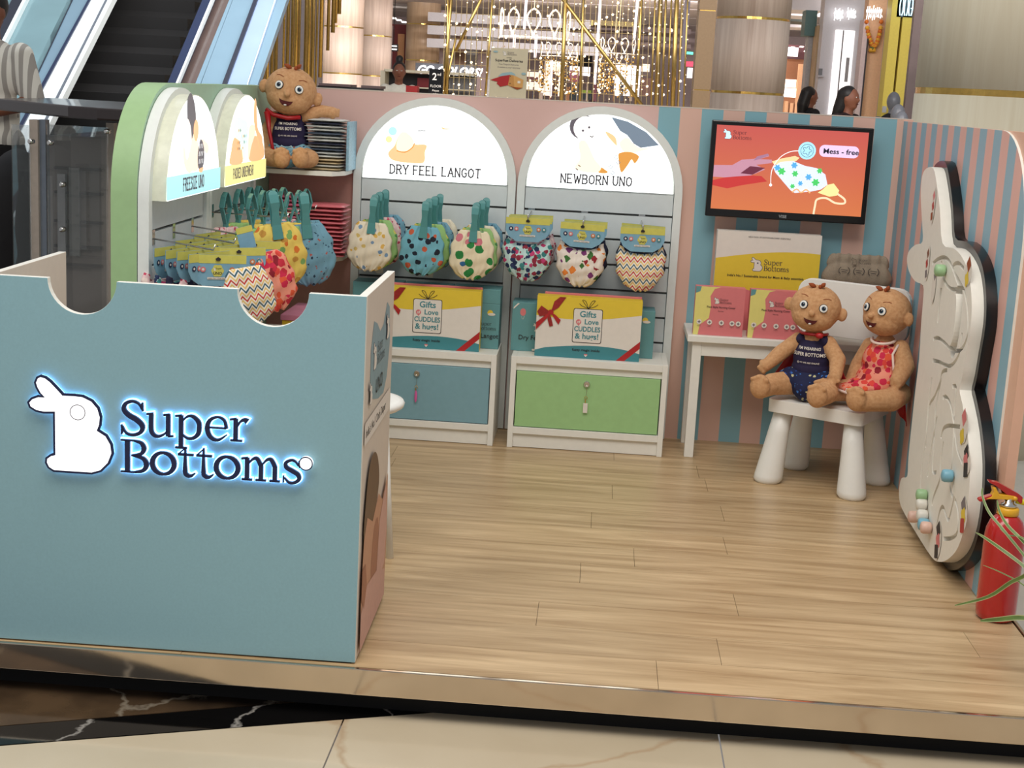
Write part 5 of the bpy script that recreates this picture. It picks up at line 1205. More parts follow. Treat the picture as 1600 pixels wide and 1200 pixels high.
def hook(base, tip, label, plate_n):
    t = thing('display_hook', label, 'hook', base, group='chrome slatwall hooks')
    b_ = V(base); tp = V(tip); d = (tp-b_).normalized(); s_ = d.cross(Z).normalized()
    b = MB(); b.tube([b_-d*.002, tp, tp+d*.006+Z*.018], .0028, 8, m_chrome); b.build('hook_rod', None, t, smooth=True)
    b = MB(); b.prism([b_+s_*.014-Z*.02, b_-s_*.014-Z*.02, b_-s_*.014+Z*.028, b_+s_*.014+Z*.028], -d*.004, m_chrome); b.build('hook_plate', None, t)
# back wall, left unit: three clipped bunches
bunch = [(-.925, .945, [(cl_cream, 'cream duck-print'), (cl_leafy, 'green leafy'), (cl_pk, 'pink-trimmed'), (cl_sky, 'pale blue')], 'first'), (-.71, .94, [(cl_whale, 'sky blue whale-print'), (cl_leafy, 'green leafy'), (cl_sky, 'pale blue boat-print'), (cl_cream, 'cream duck-print')], 'second'), (-.505, .935, [(cl_splat, 'cream splat-print'), (cl_leafy, 'green leafy'), (cl_cream, 'cream duck-print'), (cl_sky, 'pale blue boat-print')], 'third')]
for x, z, cloths, w_ in bunch:
    hook((x, 6.19, z+.0), (x, 5.93, z+.0), 'chrome hook of the %s clipped nappy bunch from the corner' % w_, None)
    for k, (m_, nm) in enumerate(cloths):
        r_ = (rnd.random()-.5)
        nappy('%s nappy %s the %s clipped bunch' % (nm, 'at the front of' if k == 0 else ['', 'second in', 'third in', 'at the back of'][k], w_), 'clipped nappies on the back wall', 'langot', m_, (x+r_*.02*(k > 0)+.012*k*(1 if x < -.6 else .6), 5.935+.062*k, z-.036-.006*(3-k)), (rnd.random()-.5)*.25, r_*.12, seed=k+3, tie=(k == 2 and x < -.6))
for x, z, cloths, w_ in [(-.285, .952, [(cl_flora, 'pink and navy flower-print'), (cl_pk, 'pink')], 'left'), (-.06, .942, [(cl_diam, 'red kite-print'), (cl_navy2, 'maroon and navy')], 'middle'), (.182, .938, [(cl_chev, 'yellow and red chevron'), (cl_navy2, 'navy')], 'right')]:
    hook((x, 6.19, z+.002), (x, 5.9, z-.008), 'chrome hook of the %s carded nappies beside the arched NEWBORN panel' % w_, None)
    for k, (m_, nm) in enumerate(cloths+[cloths[1]]):
        nappy('%s carded nappy, %s on the %s hook under NEWBORN UNO' % (nm, ['front', 'second', 'back'][k], w_), 'carded nappies on the back wall', 'uno', m_, (x+.004*k, 5.97+.075*k, z-.01), (rnd.random()-.5)*.14, (rnd.random()-.5)*.06, seed=k+9)
# left wall, first unit: carded nappies on three hooks, swung towards the aisle
rz_ = math.radians(40)
for hk, (yy, zz, x1_) in enumerate(((4.5, .925, -1.2), (4.72, .925, -1.19), (4.94, .925, -1.19))):
    hook((-1.391, yy, zz+.012), (x1_, yy-.0, zz-.012), 'chrome hook %s from the open end of the left wall' % ['nearest', 'second', 'third'][hk], None)
    n = 5
    for k in range(n):
        x_ = -1.375+(x1_+1.375)*k/(n-1)-.0
        m_ = [cl_pk, cl_flora, cl_navy2, cl_pk, cl_navy2][k]
        nappy('%s carded nappy, %s from the wall, %s hook of the left wall' % ([ 'pink', 'floral', 'navy', 'rose', 'dark blue'][k], ['first', 'second', 'third', 'fourth', 'outermost'][k], ['nearest', 'second', 'third'][hk]), 'carded nappies on the left wall', 'uno', m_, (x_+.01, yy-.01, zz-.01-.004*k), rz_*(1-.12*k)+(.62 if k < 4 else .12), (rnd.random()-.5)*.06, seed=k+2)
# left wall, second unit: clipped nappies
cnt = 0
names2 = ['nearest', 'second', 'third', 'fourth']
clothset = [(cl_pk, 'pink'), (cl_leafy, 'green leafy'), (cl_yel, 'yellow mango-print'), (cl_sky, 'blue boat-print')]
for hk, (yy, zz) in enumerate(((5.2, .965), (5.38, .965), (5.56, .96), (5.72, .955))):
    hook((-1.391, yy, zz), (-1.12, yy, zz-.006), 'chrome hook with clips, %s along the padded underwear unit' % names2[hk], None)
    for k in range(3):
        m_, nm = clothset[(k+hk) % 4] if k < 2 else clothset[min(3, hk+0 if hk < 4 else 3)]
        x_ = -1.34+.095*k
        nappy('%s nappy clipped %s, %s hook under PADDED UNDERWEAR' % (nm, ['closest to the wall', 'midway', 'outermost'][k], names2[hk]), 'clipped nappies on the left wall', 'langot', m_, (x_, yy-.01, zz-.05), .9-.2*k, (rnd.random()-.5)*.08, side=True, seed=k+hk)
# the big ones hanging lowest, towards the aisle
def P3(x, y, Y_): return tuple(atY(x, y, Y_))
nappy('white nappy with yellow and red chevrons hanging lowest above the counter notch', 'loose nappies by the counter notch', 'langot', cl_chev, P3(382, 418, 4.36), .5, -.16, seed=21, sc_=.9, clip=False)
nappy('navy shell-print nappy behind the chevron one by the counter notch', 'loose nappies by the counter notch', 'langot', cl_navy2, P3(362, 420, 4.9), .5, -.1, seed=22, sc_=.95, clip=False)
nappy('red dotted nappy hanging above the right counter notch', 'loose nappies by the counter notch', 'langot', m_dots, P3(410, 396, 4.74), .6, -.28, seed=23, sc_=1.0, clip=False)
nappy('yellow mango-print nappy in its wrap hanging right of the red dotted one', 'loose nappies by the counter notch', 'langot', cl_yel, P3(428, 350, 5.0), .5, -.16, seed=24, sc_=1.12)
nappy('blue boat-print nappy hanging rightmost of the left wall display', 'loose nappies by the counter notch', 'langot', cl_sky, P3(476, 350, 5.4), .4, -.12, seed=25, sc_=1.15)
o = boxthing('hang_tag', 'pale blue hang tag above the red dotted nappy', 'tag', P3(376, 392, 4.72), .055, .0015, .075, m_cardb, lambda a, w, h: a.rect(0, h*.72, w, h, m_cardy)); o.rotation_euler = (0, -.25, .5)
# poster on the back wall top
m_post = mat('cream_poster', (206, 196, 168), .5, var=.02)
po = thing('delivery_poster', 'cream delivery poster with a caped parcel standing on the back wall', 'poster', (-.415, 6.235, WT+.005))
PWd, PHt = .156, .205
B('poster_board', (-.493, 6.228, WT+.0045), (-.493+PWd, 6.236, WT+PHt), m_post, po)
a = Art((-.493, 6.228, WT+.0045), (1, 0, 0), (0, 0, 1))
a.text('SuperFast Deliveries', PWd/2, .146, .0105, m_ink, 'CENTER', .03, .98); a.text('Free Prepaid Deliveries', PWd/2, .132, .0065, m_inkg, 'CENTER'); a.text('Available at your doorstep', PWd/2, .12, .0065, m_inkg, 'CENTER'); a.text('OFFERS', PWd/2, .16, .005, m_ink, 'CENTER')
bunny(a, .05, .172, .018, m_paper, m_tealbox); serif(a, 'Super', .069, .181, .0055, m_inkg); serif(a, 'Bottoms', .069, .173, .0055, m_inkg)
cb = mat('cloud_blue', (150, 180, 186), .5); a.poly([(.035, .085), (.05, .098), (.07, .102), (.09, .105), (.105, .098), (.11, .085)], cb); a.disc(.02, .185, .01, cb, .004); a.disc(.142, .1, .01, cb, .005)
a.poly([(.002, .068), (.05, .086), (.085, .093), (.078, .05), (.045, .042), (.04, .048), (.03, .055), (.035, .062)], m_red)
ob = mat('parcel_orange', (196, 140, 74), .5); ob2 = mat('parcel_light', (212, 160, 92), .5); a.poly([(.078, .05), (.085, .093), (.1, .092), (.105, .045), (.09, .045)], ob); a.poly([(.105, .045), (.1, .092), (.142, .075), (.14, .042), (.118, .034)], ob2); a.poly([(.09, .045), (.14, .042), (.118, .034)], m_hair); a.rect(.118, .06, .13, .07, m_paper); a.disc(.087, .088, .002, m_ink); a.disc(.087, .058, .002, m_ink)
a.build('poster_print', po)
# ================================================================ MALL BEYOND THE BOOTH
def zoneX(x0, x1, ym, Y): return atY(x0, ym, Y).x, atY(x1, ym, Y).x
def bgb(name, x0, y0, x1, y1, Y, th, m, parent=None, toground=False):
    ym, xm = (y0+y1)/2, (x0+x1)/2; X0, X1 = zoneX(x0, x1, ym, Y); z1, z0 = atY(xm, y0, Y).z, (FZ if toground else atY(xm, y1, Y).z)
    return B(name, (X0, Y, z0), (X1, Y+th, z1), m, parent)
m_col = woodmat('pale_veneer', (176, 156, 142), (206, 190, 176), 'Z', 1, .6); m_colw = woodmat('cream_veneer', (224, 212, 184), (238, 230, 206), 'Z', 1, .6)
m_brown = mat('brown_veneer', (142, 116, 84), .5, var=.05)
def column(xc, ym, Y, r, label, zs, m=m_col, top=4.2, bh=.03):
    X = atY(xc, ym, Y+r).x; t = thing('round_column', label, 'column', (X, Y+r, FZ), group='veneered round columns')
    zz = [FZ]+zs+[top]
    for a_2, b_2 in zip(zz, zz[1:]):
        MB().lathe([(r, a_2+(.002 if a_2 == FZ else bh/2)), (r, b_2-bh/2)], (X, Y+r, 0), 48, m).build('veneer_panel', None, t, smooth=True)
    for z in zs: MB().lathe([(r*.985, z-bh/2), (r*.992, z-bh/2), (r*.992, z+bh/2), (r*.985, z+bh/2)], (X, Y+r, 0), 48, m_brass).build('brass_band', None, t)
ZS = [.67, 1.55, 2.43, 3.31]
column(1172, 90, 18, .45, 'pale round column with brass bands left of the shops', ZS)
column(1588, 90, 6.75, .45, 'large cream round column with a brass band at the right edge', ZS, m_colw)
column(533, 80, 30, .45, 'pale round column with brass bands behind the gold tubes', [.67, 1.57, 2.5, 3.4])
column(582, 80, 35, .45, 'pale round column just right of the one behind the gold tubes', [.67, 1.57, 2.5, 3.4])
column(660, 80, 39, .45, 'wood-toned round column behind the shop counter and its lit sign', [1.13, 2.05, 2.98], woodmat('tan_veneer', (170, 142, 112), (198, 172, 142), 'Z', 1, .4))
t = thing('square_pillar', 'brown square pillar with brass joints beside the fairy lights', 'pillar', (atY(1101, 90, 17).x, 17, FZ))
x0_, x1_ = zoneX(1087, 1114, 90, 17)
for a_2, b_2 in zip([FZ, .67, 1.55, 2.43], [.67, 1.55, 2.43, 4.2]): B('veneer_panel', (x0_, 17, a_2+.006), (x1_, 17.4, b_2-.006), m_brown, t)
for z in (.67, 1.55, 2.43): B('brass_band', (x0_+.01, 17.01, z-.006), (x1_-.01, 17.39, z+.006), m_brass, t)
# far wall of shops
m_far = mat('far_wall_beige', (176, 158, 156), .7, var=.05); m_far2 = mat('far_grille_grey', (176, 174, 176), .7, var=.08)
t = thing('far_shopfronts', 'far row of shopfronts and ribbed bulkhead beyond the fairy lights', 'shopfront', (0, 48, FZ))
B('rear_wall', (-16, 48.2, FZ), (16, 48.5, 3.6), m_far, t)
for k, (y0, y1) in enumerate(((0, 8), (12, 20), (40, 48), (54, 60), (64, 70))): bgb('bulkhead_rib', 850, y0, 1080, y1, 46-k*.3, .2, m_far, t)
bgb('fretwork_panel', 890, 24, 996, 40, 44, .1, mat('gold_fretwork', (206, 184, 120), .4), t)
for k in range(10): bgb('fret_bar', 893+k*10.5, 24, 895+k*10.5, 40, 43.9, .08, m_brass2, t)
bgb('dark_fascia', 903, 86, 925, 104, 43, .2, m_dark, t); bgb('dark_column', 922, 96, 931, 160, 43, .2, mat('dusky_column', (84, 66, 66), .6), t)
lit_a = glow('lit_shop_warm', (250, 226, 206), 1.1); lit_b = glow('lit_shop_white', (250, 244, 244), 1.3)
for x0, y0, x1, y1, m_ in ((810, 112, 845, 140, lit_a), (890, 104, 922, 118, lit_b), (960, 102, 1000, 150, lit_b), (1074, 106, 1084, 122, lit_b), (850, 96, 880, 150, lit_a), (1003, 100, 1015, 112, lit_a)): bgb('lit_display', x0, y0, x1, y1, 44, .2, m_, t)
for x0, y0, x1, y1, c in ((890, 110, 904, 128, (190, 110, 130)), (890, 142, 906, 156, (60, 74, 80)), (908, 141, 924, 146, (170, 200, 70)), (908, 146, 924, 156, (60, 70, 78)), (820, 120, 840, 128, (140, 90, 90)), (862, 112, 872, 150, (120, 90, 84)), (1000, 122, 1020, 150, (140, 104, 90))):
    bgb('shop_stock', x0, y0, x1, y1, 42, .3, mat('stock_%d_%d' % (x0, y0), c, .6, var=.2), t)
for k in range(14): bgb('shop_stock', 800+k*14+(k % 3)*2, 128+(k % 4)*4, 806+k*14, 158, 41, .2, mat('stock_mix%d' % (k % 5), [(96, 76, 70), (150, 100, 60), (70, 70, 84), (190, 170, 150), (120, 60, 70)][k % 5], .6, var=.2), t)
t = thing('grille_pilasters', 'grey gridded wall panels and pilasters behind the left fairy lights', 'wall panels', (atY(730, 90, 40).x, 40, FZ))
for x0, y0, x1, y1, c in ((684, 16, 696, 112, (170, 152, 150)), (697, 18, 712, 120, (176, 170, 168)), (712, 34, 728, 118, (150, 118, 96)), (728, 40, 746, 118, (196, 198, 198)), (747, 44, 762, 120, (160, 140, 138)), (762, 48, 776, 120, (196, 196, 196))): bgb('panel', x0, y0, x1, y1, 40+(x0 % 3), .3, mat('pilaster_%d' % x0, c, .6), t, True)
for k in range(9): bgb('grille_line', 728, 46+k*8, 746, 47+k*8, 39.8, .05, m_inkg, t)
b = MB()
for k in range(3): b.box((-4.6+k*.0, 37.5, 3.0-k*.32), (-.5+k*.25, 37.8, 3.22-k*.32), m_far2)
b.build('stepped_bulkhead', None, t)
t = thing('door_frame', 'red framed orange doorway between the round columns', 'doorway', (atY(624, 90, 41).x, 41, FZ))
bgb('red_frame', 611, 38, 633, 112, 41, .3, mat('dark_red_frame', (126, 34, 34), .5), t, True); bgb('door_leaf', 621, 53, 631, 112, 40.9, .08, mat('orange_door', (222, 164, 112), .5), t, True); bgb('grey_jamb', 609, 40, 613, 112, 40.8, .08, m_far, t, True)
t = thing('hanging_sign', 'small black directional sign between the round columns', 'sign', tuple(atY(615, 75, 36))); bgb('sign_board', 608, 69, 622, 80, 36, .06, m_black, t); b = MB(); b.tube([atY(615, 70, 36.03), (atY(615, 70, 36.03).x, 36.03, 3.62)], .01, 6, m_dark); b.build('hanger', None, t)
for y_ in (71, 76): bgb('sign_text', 612, y_, 620, y_+2, 35.98, .01, glow('sign_white', (240, 240, 240), .9), t)
for k in range(3): tag(bgb('overhead_light', 611+k*8, 27+k*3, 617+k*8, 29+k*3, 42, .3, glow('lamp_disc', (255, 250, 240), 3)), 'oval ceiling lamp, %s of the row above the red doorway' % ['leftmost', 'middle', 'rightmost'][k], 'ceiling lamp', 'ceiling lamps above the red doorway')
# gold tubes
t = thing('gold_tube_screen', 'stepped screen of hanging gold tubes between the escalator and the columns', 'tube screen', (-3.0, 14, 0))
tubes = [(405, 300), (410, 300), (416, 300), (421, 300), (428, 300), (434, 300), (446, 300), (452, 300), (459, 300), (465, 300), (470, 300), (480, 300), (485, 300), (491, 300), (497, 300), (500, 121), (512, 79), (520, 51), (525, 36), (530, 22)]
for k, (x, yb_) in enumerate(tubes):
    d = 14+(k % 3)*.18; p = atY(x-4 if k < 15 else x, min(yb_, 135), d); zt = 4.2
    pb = p.z if yb_ < 200 else .3
    r_ = [.016, .02, .011, .018][k % 4]
    MB().tube([(p.x, d, pb), (p.x, d, zt)], r_, 10, m_brass2 if k % 3 else m_brass).build('gold_tube', None, t, smooth=True)
tag(bgb('backing_wall', 392, -20, 498, 300, 16, .2, mat('lilac_grey_wall', (140, 130, 132), .7)), 'lilac grey wall behind the hanging gold tubes', 'wall')
# handrails left of the counter woman
t = thing('dark_bench', 'dark handrail-like benches behind the pink wall', 'bench', tuple(atY(540, 138, 12))); bgb('bench_top', 498, 131, 548, 136, 12, .3, mat('dark_brown_rail', (70, 56, 56), .4), t); bgb('bench_top', 564, 134, 594, 138, 12, .3, mat('dark_brown_rail', (70, 56, 56), .4), t); bgb('bench_rail', 496, 136, 594, 141, 12, .2, m_dark, t); bgb('bench_leg', 500, 138, 504, 150, 12.05, .05, m_dark, t, True); bgb('bench_leg', 588, 138, 592, 150, 12.05, .05, m_dark, t, True)
# shop counter with woman
t = thing('shop_counter', 'cream shop counter with dark shelves behind the woman in white', 'counter', tuple(atY(640, 130, 20.6)))
bgb('end_post', 594, 110, 601, 150, 20.6, .6, m_colw, t, True); bgb('top_beam', 600, 111, 740, 115, 20.6, .6, m_colw, t); bgb('dark_back', 601, 116, 740, 150, 21, .3, mat('charcoal_back', (44, 42, 46), .6), t, True)
bgb('red_panel', 652, 122, 672, 138, 20.9, .05, mat('red_panel', (130, 24, 34), .5), t); bgb('shelf_line', 600, 137, 740, 139, 20.5, .3, m_colw, t)
for k in range(22): bgb('slat', 702+k*1.9, 122, 703+k*1.9, 150, 20.9, .04, m_far2, t)
t = thing('red_card_terminal', 'red box on the shop counter in front of the woman in white', 'box', tuple(atY(643, 140, 18.5))); bgb('red_case', 634, 134, 652, 150, 18.5, .2, m_red, t, True)
t = thing('lit_shop_sign', 'grey sign with glowing letters GO COLORS! above the shop counter', 'sign', tuple(atY(690, 105, 23)))
bgb('sign_leg', 735, 100, 737, 150, 23.02, .04, m_far2, t, True); bgb('sign_leg', 649, 100, 651, 150, 23.02, .04, m_far2, t, True); sb = bgb('sign_board', 649, 100, 737, 113, 23, .08, mat('sign_grey', (128, 130, 138), .5), t)
p_ = atY(650.5, 115, 22.9); a = Art(p_, (1, 0, 0), (0, 0, 1)); a.text('GO COLORS!', 0, .01, .125, glow('sign_glow', (255, 255, 255), 2), 'LEFT', .05, .98, .3); a.build('letters', t)
t = thing('floor_sign', 'black standing sign reading 2nd FLOOR in front of the fairy lights', 'sign', tuple(atY(681, 150, 11.5))); bgb('sign_board', 670, 108, 692, 152, 11.5, .04, m_black, t)
p_ = atY(681, 125, 11.49); a = Art((p_.x, 11.498, p_.z), (1, 0, 0), (0, 0, 1)); a.text('2', -.012, -.0, .055, m_paper, 'CENTER', .02); a.text('nd', .024, .034, .022, m_paper, 'CENTER'); a.text('FLOOR', 0, -.056, .02, m_paper, 'CENTER'); a.text('Please', 0, -.088, .016, m_paper, 'CENTER'); a.text('take', 0, -.112, .016, m_paper, 'CENTER'); a.build('lettering', t)
# ---------------------------------------------------------------- people
def person(name, label, loc, rz, s, top, hair, pose, bun=False, trousers=None, group=None, longhair=False, skin=m_skin):
    t = thing(name, label, 'person', loc, rz, group)
    arms, lean = pose
    def fill(b):
        b.ball((0, -.01+lean, 1.585), (.073, .09, .108), sub=3); b.ball((0, -.1+lean, 1.57), (.014, .02, .022)); limb(b, [(0, lean*.8, 1.38), (0, lean, 1.5)], [.06, .05])
        b.ball((0, -.035+lean, 1.515), (.05, .055, .045))
        for sx in (-1, 1): b.ball((sx*.075, .0+lean, 1.58), (.012, .018, .028))
        b.ball((0, lean*.6, 1.28), (.16, .1, .17), sub=3); b.ball((0, lean*.3, 1.08), (.135, .095, .17), sub=3); b.ball((0, 0, .93), (.165, .11, .13), sub=3)
        for sx, A_ in zip((-1, 1), arms):
            limb(b, [(sx*.16, lean*.6, 1.37)]+A_, [.058, .045, .032]); e = V(A_[-1]); d = (e-V(A_[-2])).normalized(); si = d.cross(V((0, .3, 1))).normalized()
            b.ball(e+d*.05, (.035, .035, .03))
            for k in range(4): limb(b, [e+d*.07+si*(.02*(k-1.5)), e+d*(.12+.01*(1-abs(k-1.5)))+si*(.022*(k-1.5))-V((0, 0, .015))], [.0105, .0085])
            limb(b, [e+d*.03+si*.03, e+d*.075+si*.055], [.012, .009])
        for sx in (-1, 1): limb(b, [(sx*.09, 0, .9), (sx*.1, -.01, .48), (sx*.1, .02, .09)], [.085, .062, .042]); b.ball((sx*.1, -.05, .04), (.045, .12, .04))
    link('body', remesh('body', fill, .013, skin, 2), t, local=True)
    def shirt(b):
        b.ball((0, lean*.6, 1.28), (.175, .115, .18), sub=3); b.ball((0, lean*.3, 1.06), (.15, .11, .2), sub=3); b.ball((0, 0, .93), (.178, .125, .1), sub=3)
        for sx, A_ in zip((-1, 1), arms):
            p = V((sx*.165, lean*.6, 1.37)); q_ = V(A_[0]); limb(b, [p, p.lerp(q_, 1.0)], [.073, .064])
    link('shirt', remesh('shirt', shirt, .013, top, 2), t, local=True)
    if trousers:
        link('trousers', remesh('trousers', lambda b: [b.ball((0, 0, .9), (.175, .125, .12), sub=3)]+[limb(b, [(sx*.09, 0, .86), (sx*.1, -.01, .48), (sx*.1, .02, .12)], [.1, .078, .062]) for sx in (-1, 1)], .016, trousers, 2), t, local=True)
    if hair:
        def hf(b):
            b.ball((0, .022+lean, 1.62), (.082, .09, .095), sub=3)
            if bun: b.ball((0, .05+lean, 1.74), .05); b.ball((0, .04+lean, 1.69), .04)
            if longhair: limb(b, [(0, .05+lean, 1.62), (0, .09+lean, 1.48), (0, .1, 1.3)], [.085, .08, .05])
        link('hair', remesh('hair', hf, .012, hair, 2), t, local=True)
    for sx in (-1, 1):
        b = MB(); b.ball((sx*.028, -.093+lean, 1.6), (.012, .006, .007), m_eye, sub=1); b.ball((sx*.028, -.098+lean, 1.6), (.005, .003, .006), m_pupil, sub=1); b.build('eye', None, t, local=True)
    b = MB(); b.ball((0, -.094+lean, 1.532), (.022, .006, .006), m_mouth, sub=1); b.build('mouth', None, t, local=True)
    t.scale = (s, s, s); return t
w_shirt = mat('white_blouse', (226, 222, 208), .8, bump=.2); blk = mat('black_cloth', (18, 15, 17), .8); mar = mat('maroon_black_jacket', (34, 14, 16), .8, var=.3)
pw = atY(624, 100, 19.6)
person('person', 'woman with a black bun in a white blouse at the far shop counter', (pw.x, 19.6, FZ), .15, 1.085, w_shirt, m_darkhair, ([[(-.22, -.05, 1.12), (-.12, -.22, 1.0)], [(.22, -.05, 1.12), (.12, -.24, 1.0)]], -.03), bun=True, trousers=blk)
pw = atY(1266, 149, 20.2); person('person', 'woman in a black top with long hair walking by the white shop', (pw.x, 20.2, FZ), 1.9, (pw.z-FZ)/1.6, blk, m_darkhair, ([[(-.2, .02, 1.12), (-.2, -.02, .88)], [(.2, .02, 1.12), (.2, -.03, .88)]], 0), trousers=blk, longhair=True)
pw = atY(1321, 150, 17.0); person('person', 'person in a dark maroon jacket bent over a phone', (pw.x, 17.0, FZ-.12), .9, 1.13, mar, m_darkhair, ([[(-.23, -.05, 1.14), (-.08, -.28, 1.2)], [(.23, -.05, 1.14), (.06, -.3, 1.2)]], -.05), trousers=blk, longhair=True)
pp_ = thing('mobile_phone', 'phone held by the person in the maroon jacket', 'phone', (pw.x+.1, 16.6, 1.12)); B('phone_case', (pw.x+.16, 16.7, 1.06), (pw.x+.23, 16.71, 1.2), m_black, pp_)
# seated man in striped shirt on the left
strp = stripemat('striped_shirt_cloth', 'X', 0, .021, (236, 232, 220), (172, 166, 158), rough=.85)
pw = atY(-14, 100, 7.6)
person('person', 'person in a striped shirt and black trousers at the left edge', (pw.x, 7.6, .12), -.1, 1.0, strp, m_darkhair, ([[(-.24, 0, 1.12), (-.2, -.15, .95)], [(.235, .0, 1.14), (.1, -.16, 1.08)]], 0), trousers=blk)
B('escalator_landing', (-6, 7.3, FZ), (-2.45, 8.3, .115), mat('landing_steel', (120, 122, 124), .4, metal=.6)); bpy.data.objects['escalator_landing']['kind'] = 'structure'
# mannequins
m_man = mat('grey_mannequin', (104, 106, 112), .35)
def mannequin(x, Y_, label, shirt, s):
    pw = atY(x, 150, Y_); t = thing('mannequin', label, 'mannequin', (pw.x, Y_, FZ), .3, 'mannequins by the yellow shop')
    me = remesh('mannequin_body', lambda b: [b.ball((0, 0, 1.56), (.072, .088, .11), sub=3), limb(b, [(0, 0, 1.35), (0, 0, 1.48)], [.06, .045]), b.ball((0, 0, 1.25), (.17, .1, .18), sub=3), b.ball((0, 0, 1.0), (.13, .09, .2), sub=3)]+[limb(b, [(sx*.17, 0, 1.34), (sx*.22, 0, 1.1), (sx*.2, -.05, .85)], [.055, .045, .03]) for sx in (-1, 1)]+[limb(b, [(sx*.09, 0, .9), (sx*.1, 0, .5), (sx*.1, 0, .05)], [.09, .06, .04]) for sx in (-1, 1)], .015, m_man, 2)
    link('mannequin_body', me, t, local=True)
    if shirt: link('shirt', remesh('shirt', lambda b: [b.ball((0, 0, 1.25), (.185, .115, .19), sub=3), b.ball((0, 0, 1.0), (.15, .105, .22), sub=3)], .015, shirt, 2), t, local=True)
    t.scale = (s, s, s)
mannequin(1397, 18, 'bald grey mannequin in a black shirt by the yellow shop', blk, 1.07); mannequin(1406, 15.3, 'shorter grey mannequin in front of the one in black', None, .98); mannequin(1412, 14.8, 'smallest grey mannequin next to the dark pillar', None, .94)
# ---------------------------------------------------------------- right-hand shops
t = thing('white_shop', 'white shopfront with lit window and glowing script sign', 'shopfront', (atY(1320, 100, 21).x, 21, FZ))
m_wht = mat('white_facade', (210, 206, 210), .6, var=.02)
bgb('facade_wall', 1282, -15, 1349, 180, 21, .4, m_wht, t, True); bgb('side_pilaster', 1272, 40, 1283, 180, 21.3, .4, mat('tan_pilaster', (186, 158, 118), .5), t, True); bgb('teal_pilaster', 1258, 16, 1276, 56, 21.6, .4, mat('dull_teal', (70, 106, 104), .5), t); bgb('grey_pilaster', 1258, 56, 1272, 180, 21.7, .3, m_far2, t, True)
bgb('lit_window', 1300, 47, 1330, 180, 20.95, .04, glow('lit_window_white', (250, 248, 246), .95), t, True); bgb('window_bar', 1311.5, 47, 1313, 180, 20.9, .03, m_inkg, t, True)
bgb('alcove', 1321, 90, 1326, 128, 20.93, .02, m_far2, t); bgb('small_plaque', 1279, 107, 1285, 117, 20.95, .03, mat('plaque_grey', (120, 120, 124), .5), t); bgb('wall_shelf', 1278, 118, 1288, 120, 20.9, .1, m_wht, t)
def script(x0, y0, x1, y1, Y_, n, sd, parent, name='glowing_script'):
    """lit sign letters too blurred in the photograph to read: upright strokes under a head line"""
    p0, p1 = atY(x0, y1, Y_), atY(x1, y0, Y_); W_, H_ = p1.x-p0.x, p1.z-p0.z; a = Art(p0, (1, 0, 0), (0, 0, 1)); r = random.Random(sd); gm = glow('sign_glow', (255, 255, 255), 2)
    for k in range(n):
        x = W_*(k+.5)/n; a.ribbon([(x, H_*(.1+.2*r.random())), (x+W_*.02, H_*(.75+.25*r.random()))], W_/n*.42, gm)
        if k % 2: a.ribbon([(x, H_*.3), (x+W_/n*.6, H_*.42), (x+W_/n, H_*.3)], W_/n*.3, gm)
    a.ribbon([(0, H_*.62), (W_, H_*.66)], H_*.16, gm); a.build(name, parent)
script(1302, 12, 1318, 35, 20.9, 6, 1, t); script(1322, 12, 1338, 33, 20.9, 6, 2, t)
t = thing('peach_shop', 'peach shopfront with a glowing script sign and a marigold garland', 'shopfront', (atY(1365, 100, 19.5).x, 19.5, FZ))
bgb('facade_wall', 1350, -15, 1381, 180, 19.5, .3, mat('peach_facade', (216, 170, 132), .6), t, True); bgb('pink_edge', 1343, 30, 1351, 180, 19.45, .3, mat('pale_pink_facade', (206, 184, 182), .6), t, True); bgb('door_gap', 1350, 60, 1351.5, 180, 19.4, .05, m_ink, t, True); bgb('grey_strip', 1381, -15, 1387, 180, 19.4, .4, m_far2, t, True)
script(1352, 8, 1379, 34, 19.3, 8, 3, t)
t = thing('marigold_garland', 'orange and yellow marigold garland hanging on the peach shopfront', 'garland', tuple(atY(1366, 38, 19.46)))
mg = [mat('marigold_orange', (206, 108, 36), .8), mat('marigold_yellow', (216, 160, 50), .8)]
for k in range(23):
    u = k/22; x = 1354+23*u; y_ = 36+36*math.sin(PI*u)**.8 if 0 < u < 1 else 34
    b = MB(); b.ball(atY(x, y_, 19.44), .032, mg[k % 2], sub=1); b.build('marigold', None, t)
for dx in (-2, 0, 2): b = MB(); b.ball(atY(1363+dx, 76+abs(dx), 19.44), .035, mat('leaf_green', (96, 104, 50), .8) if dx == 0 else mg[1], sub=1); b.build('tassel_flower', None, t)
t = thing('yellow_shop', 'yellow shopfront with a dark gap beside the dark pillar', 'shopfront', (atY(1400, 100, 18.6).x, 18.6, FZ))
m_yw = mat('yellow_facade', (214, 192, 78), .5, var=.04); bgb('facade_panel', 1386, -15, 1401, 190, 18.6, .3, m_yw, t, True); bgb('dark_gap', 1401, 28, 1402.6, 190, 18.75, .1, m_dark, t, True); bgb('facade_panel', 1402.6, 25, 1428, 190, 18.6, .3, m_yw, t, True); bgb('fascia', 1402.6, -15, 1428, 27, 18.6, .3, mat('sign_blue_grey', (70, 84, 96), .4), t)
p_ = atY(1404, 27, 18.5); a = Art(p_, (1, 0, 0), (0, 0, 1)); gm = glow('sign_aqua', (190, 232, 244), 1.4)
for cx_, w_ in ((.025, .5), (.08, 1), (.135, 1)):
    for s_ in (-1, 1): a.ribbon([(cx_+s_*.022*math.cos(q_), .13+.12*math.sin(q_)) for q_ in (-1.1, -.6, 0, .6, 1.1)], .014, gm)
a.ribbon([(.135, .11), (.175, .12), (.175, .22)], .012, gm); a.build('lit_letters', t)
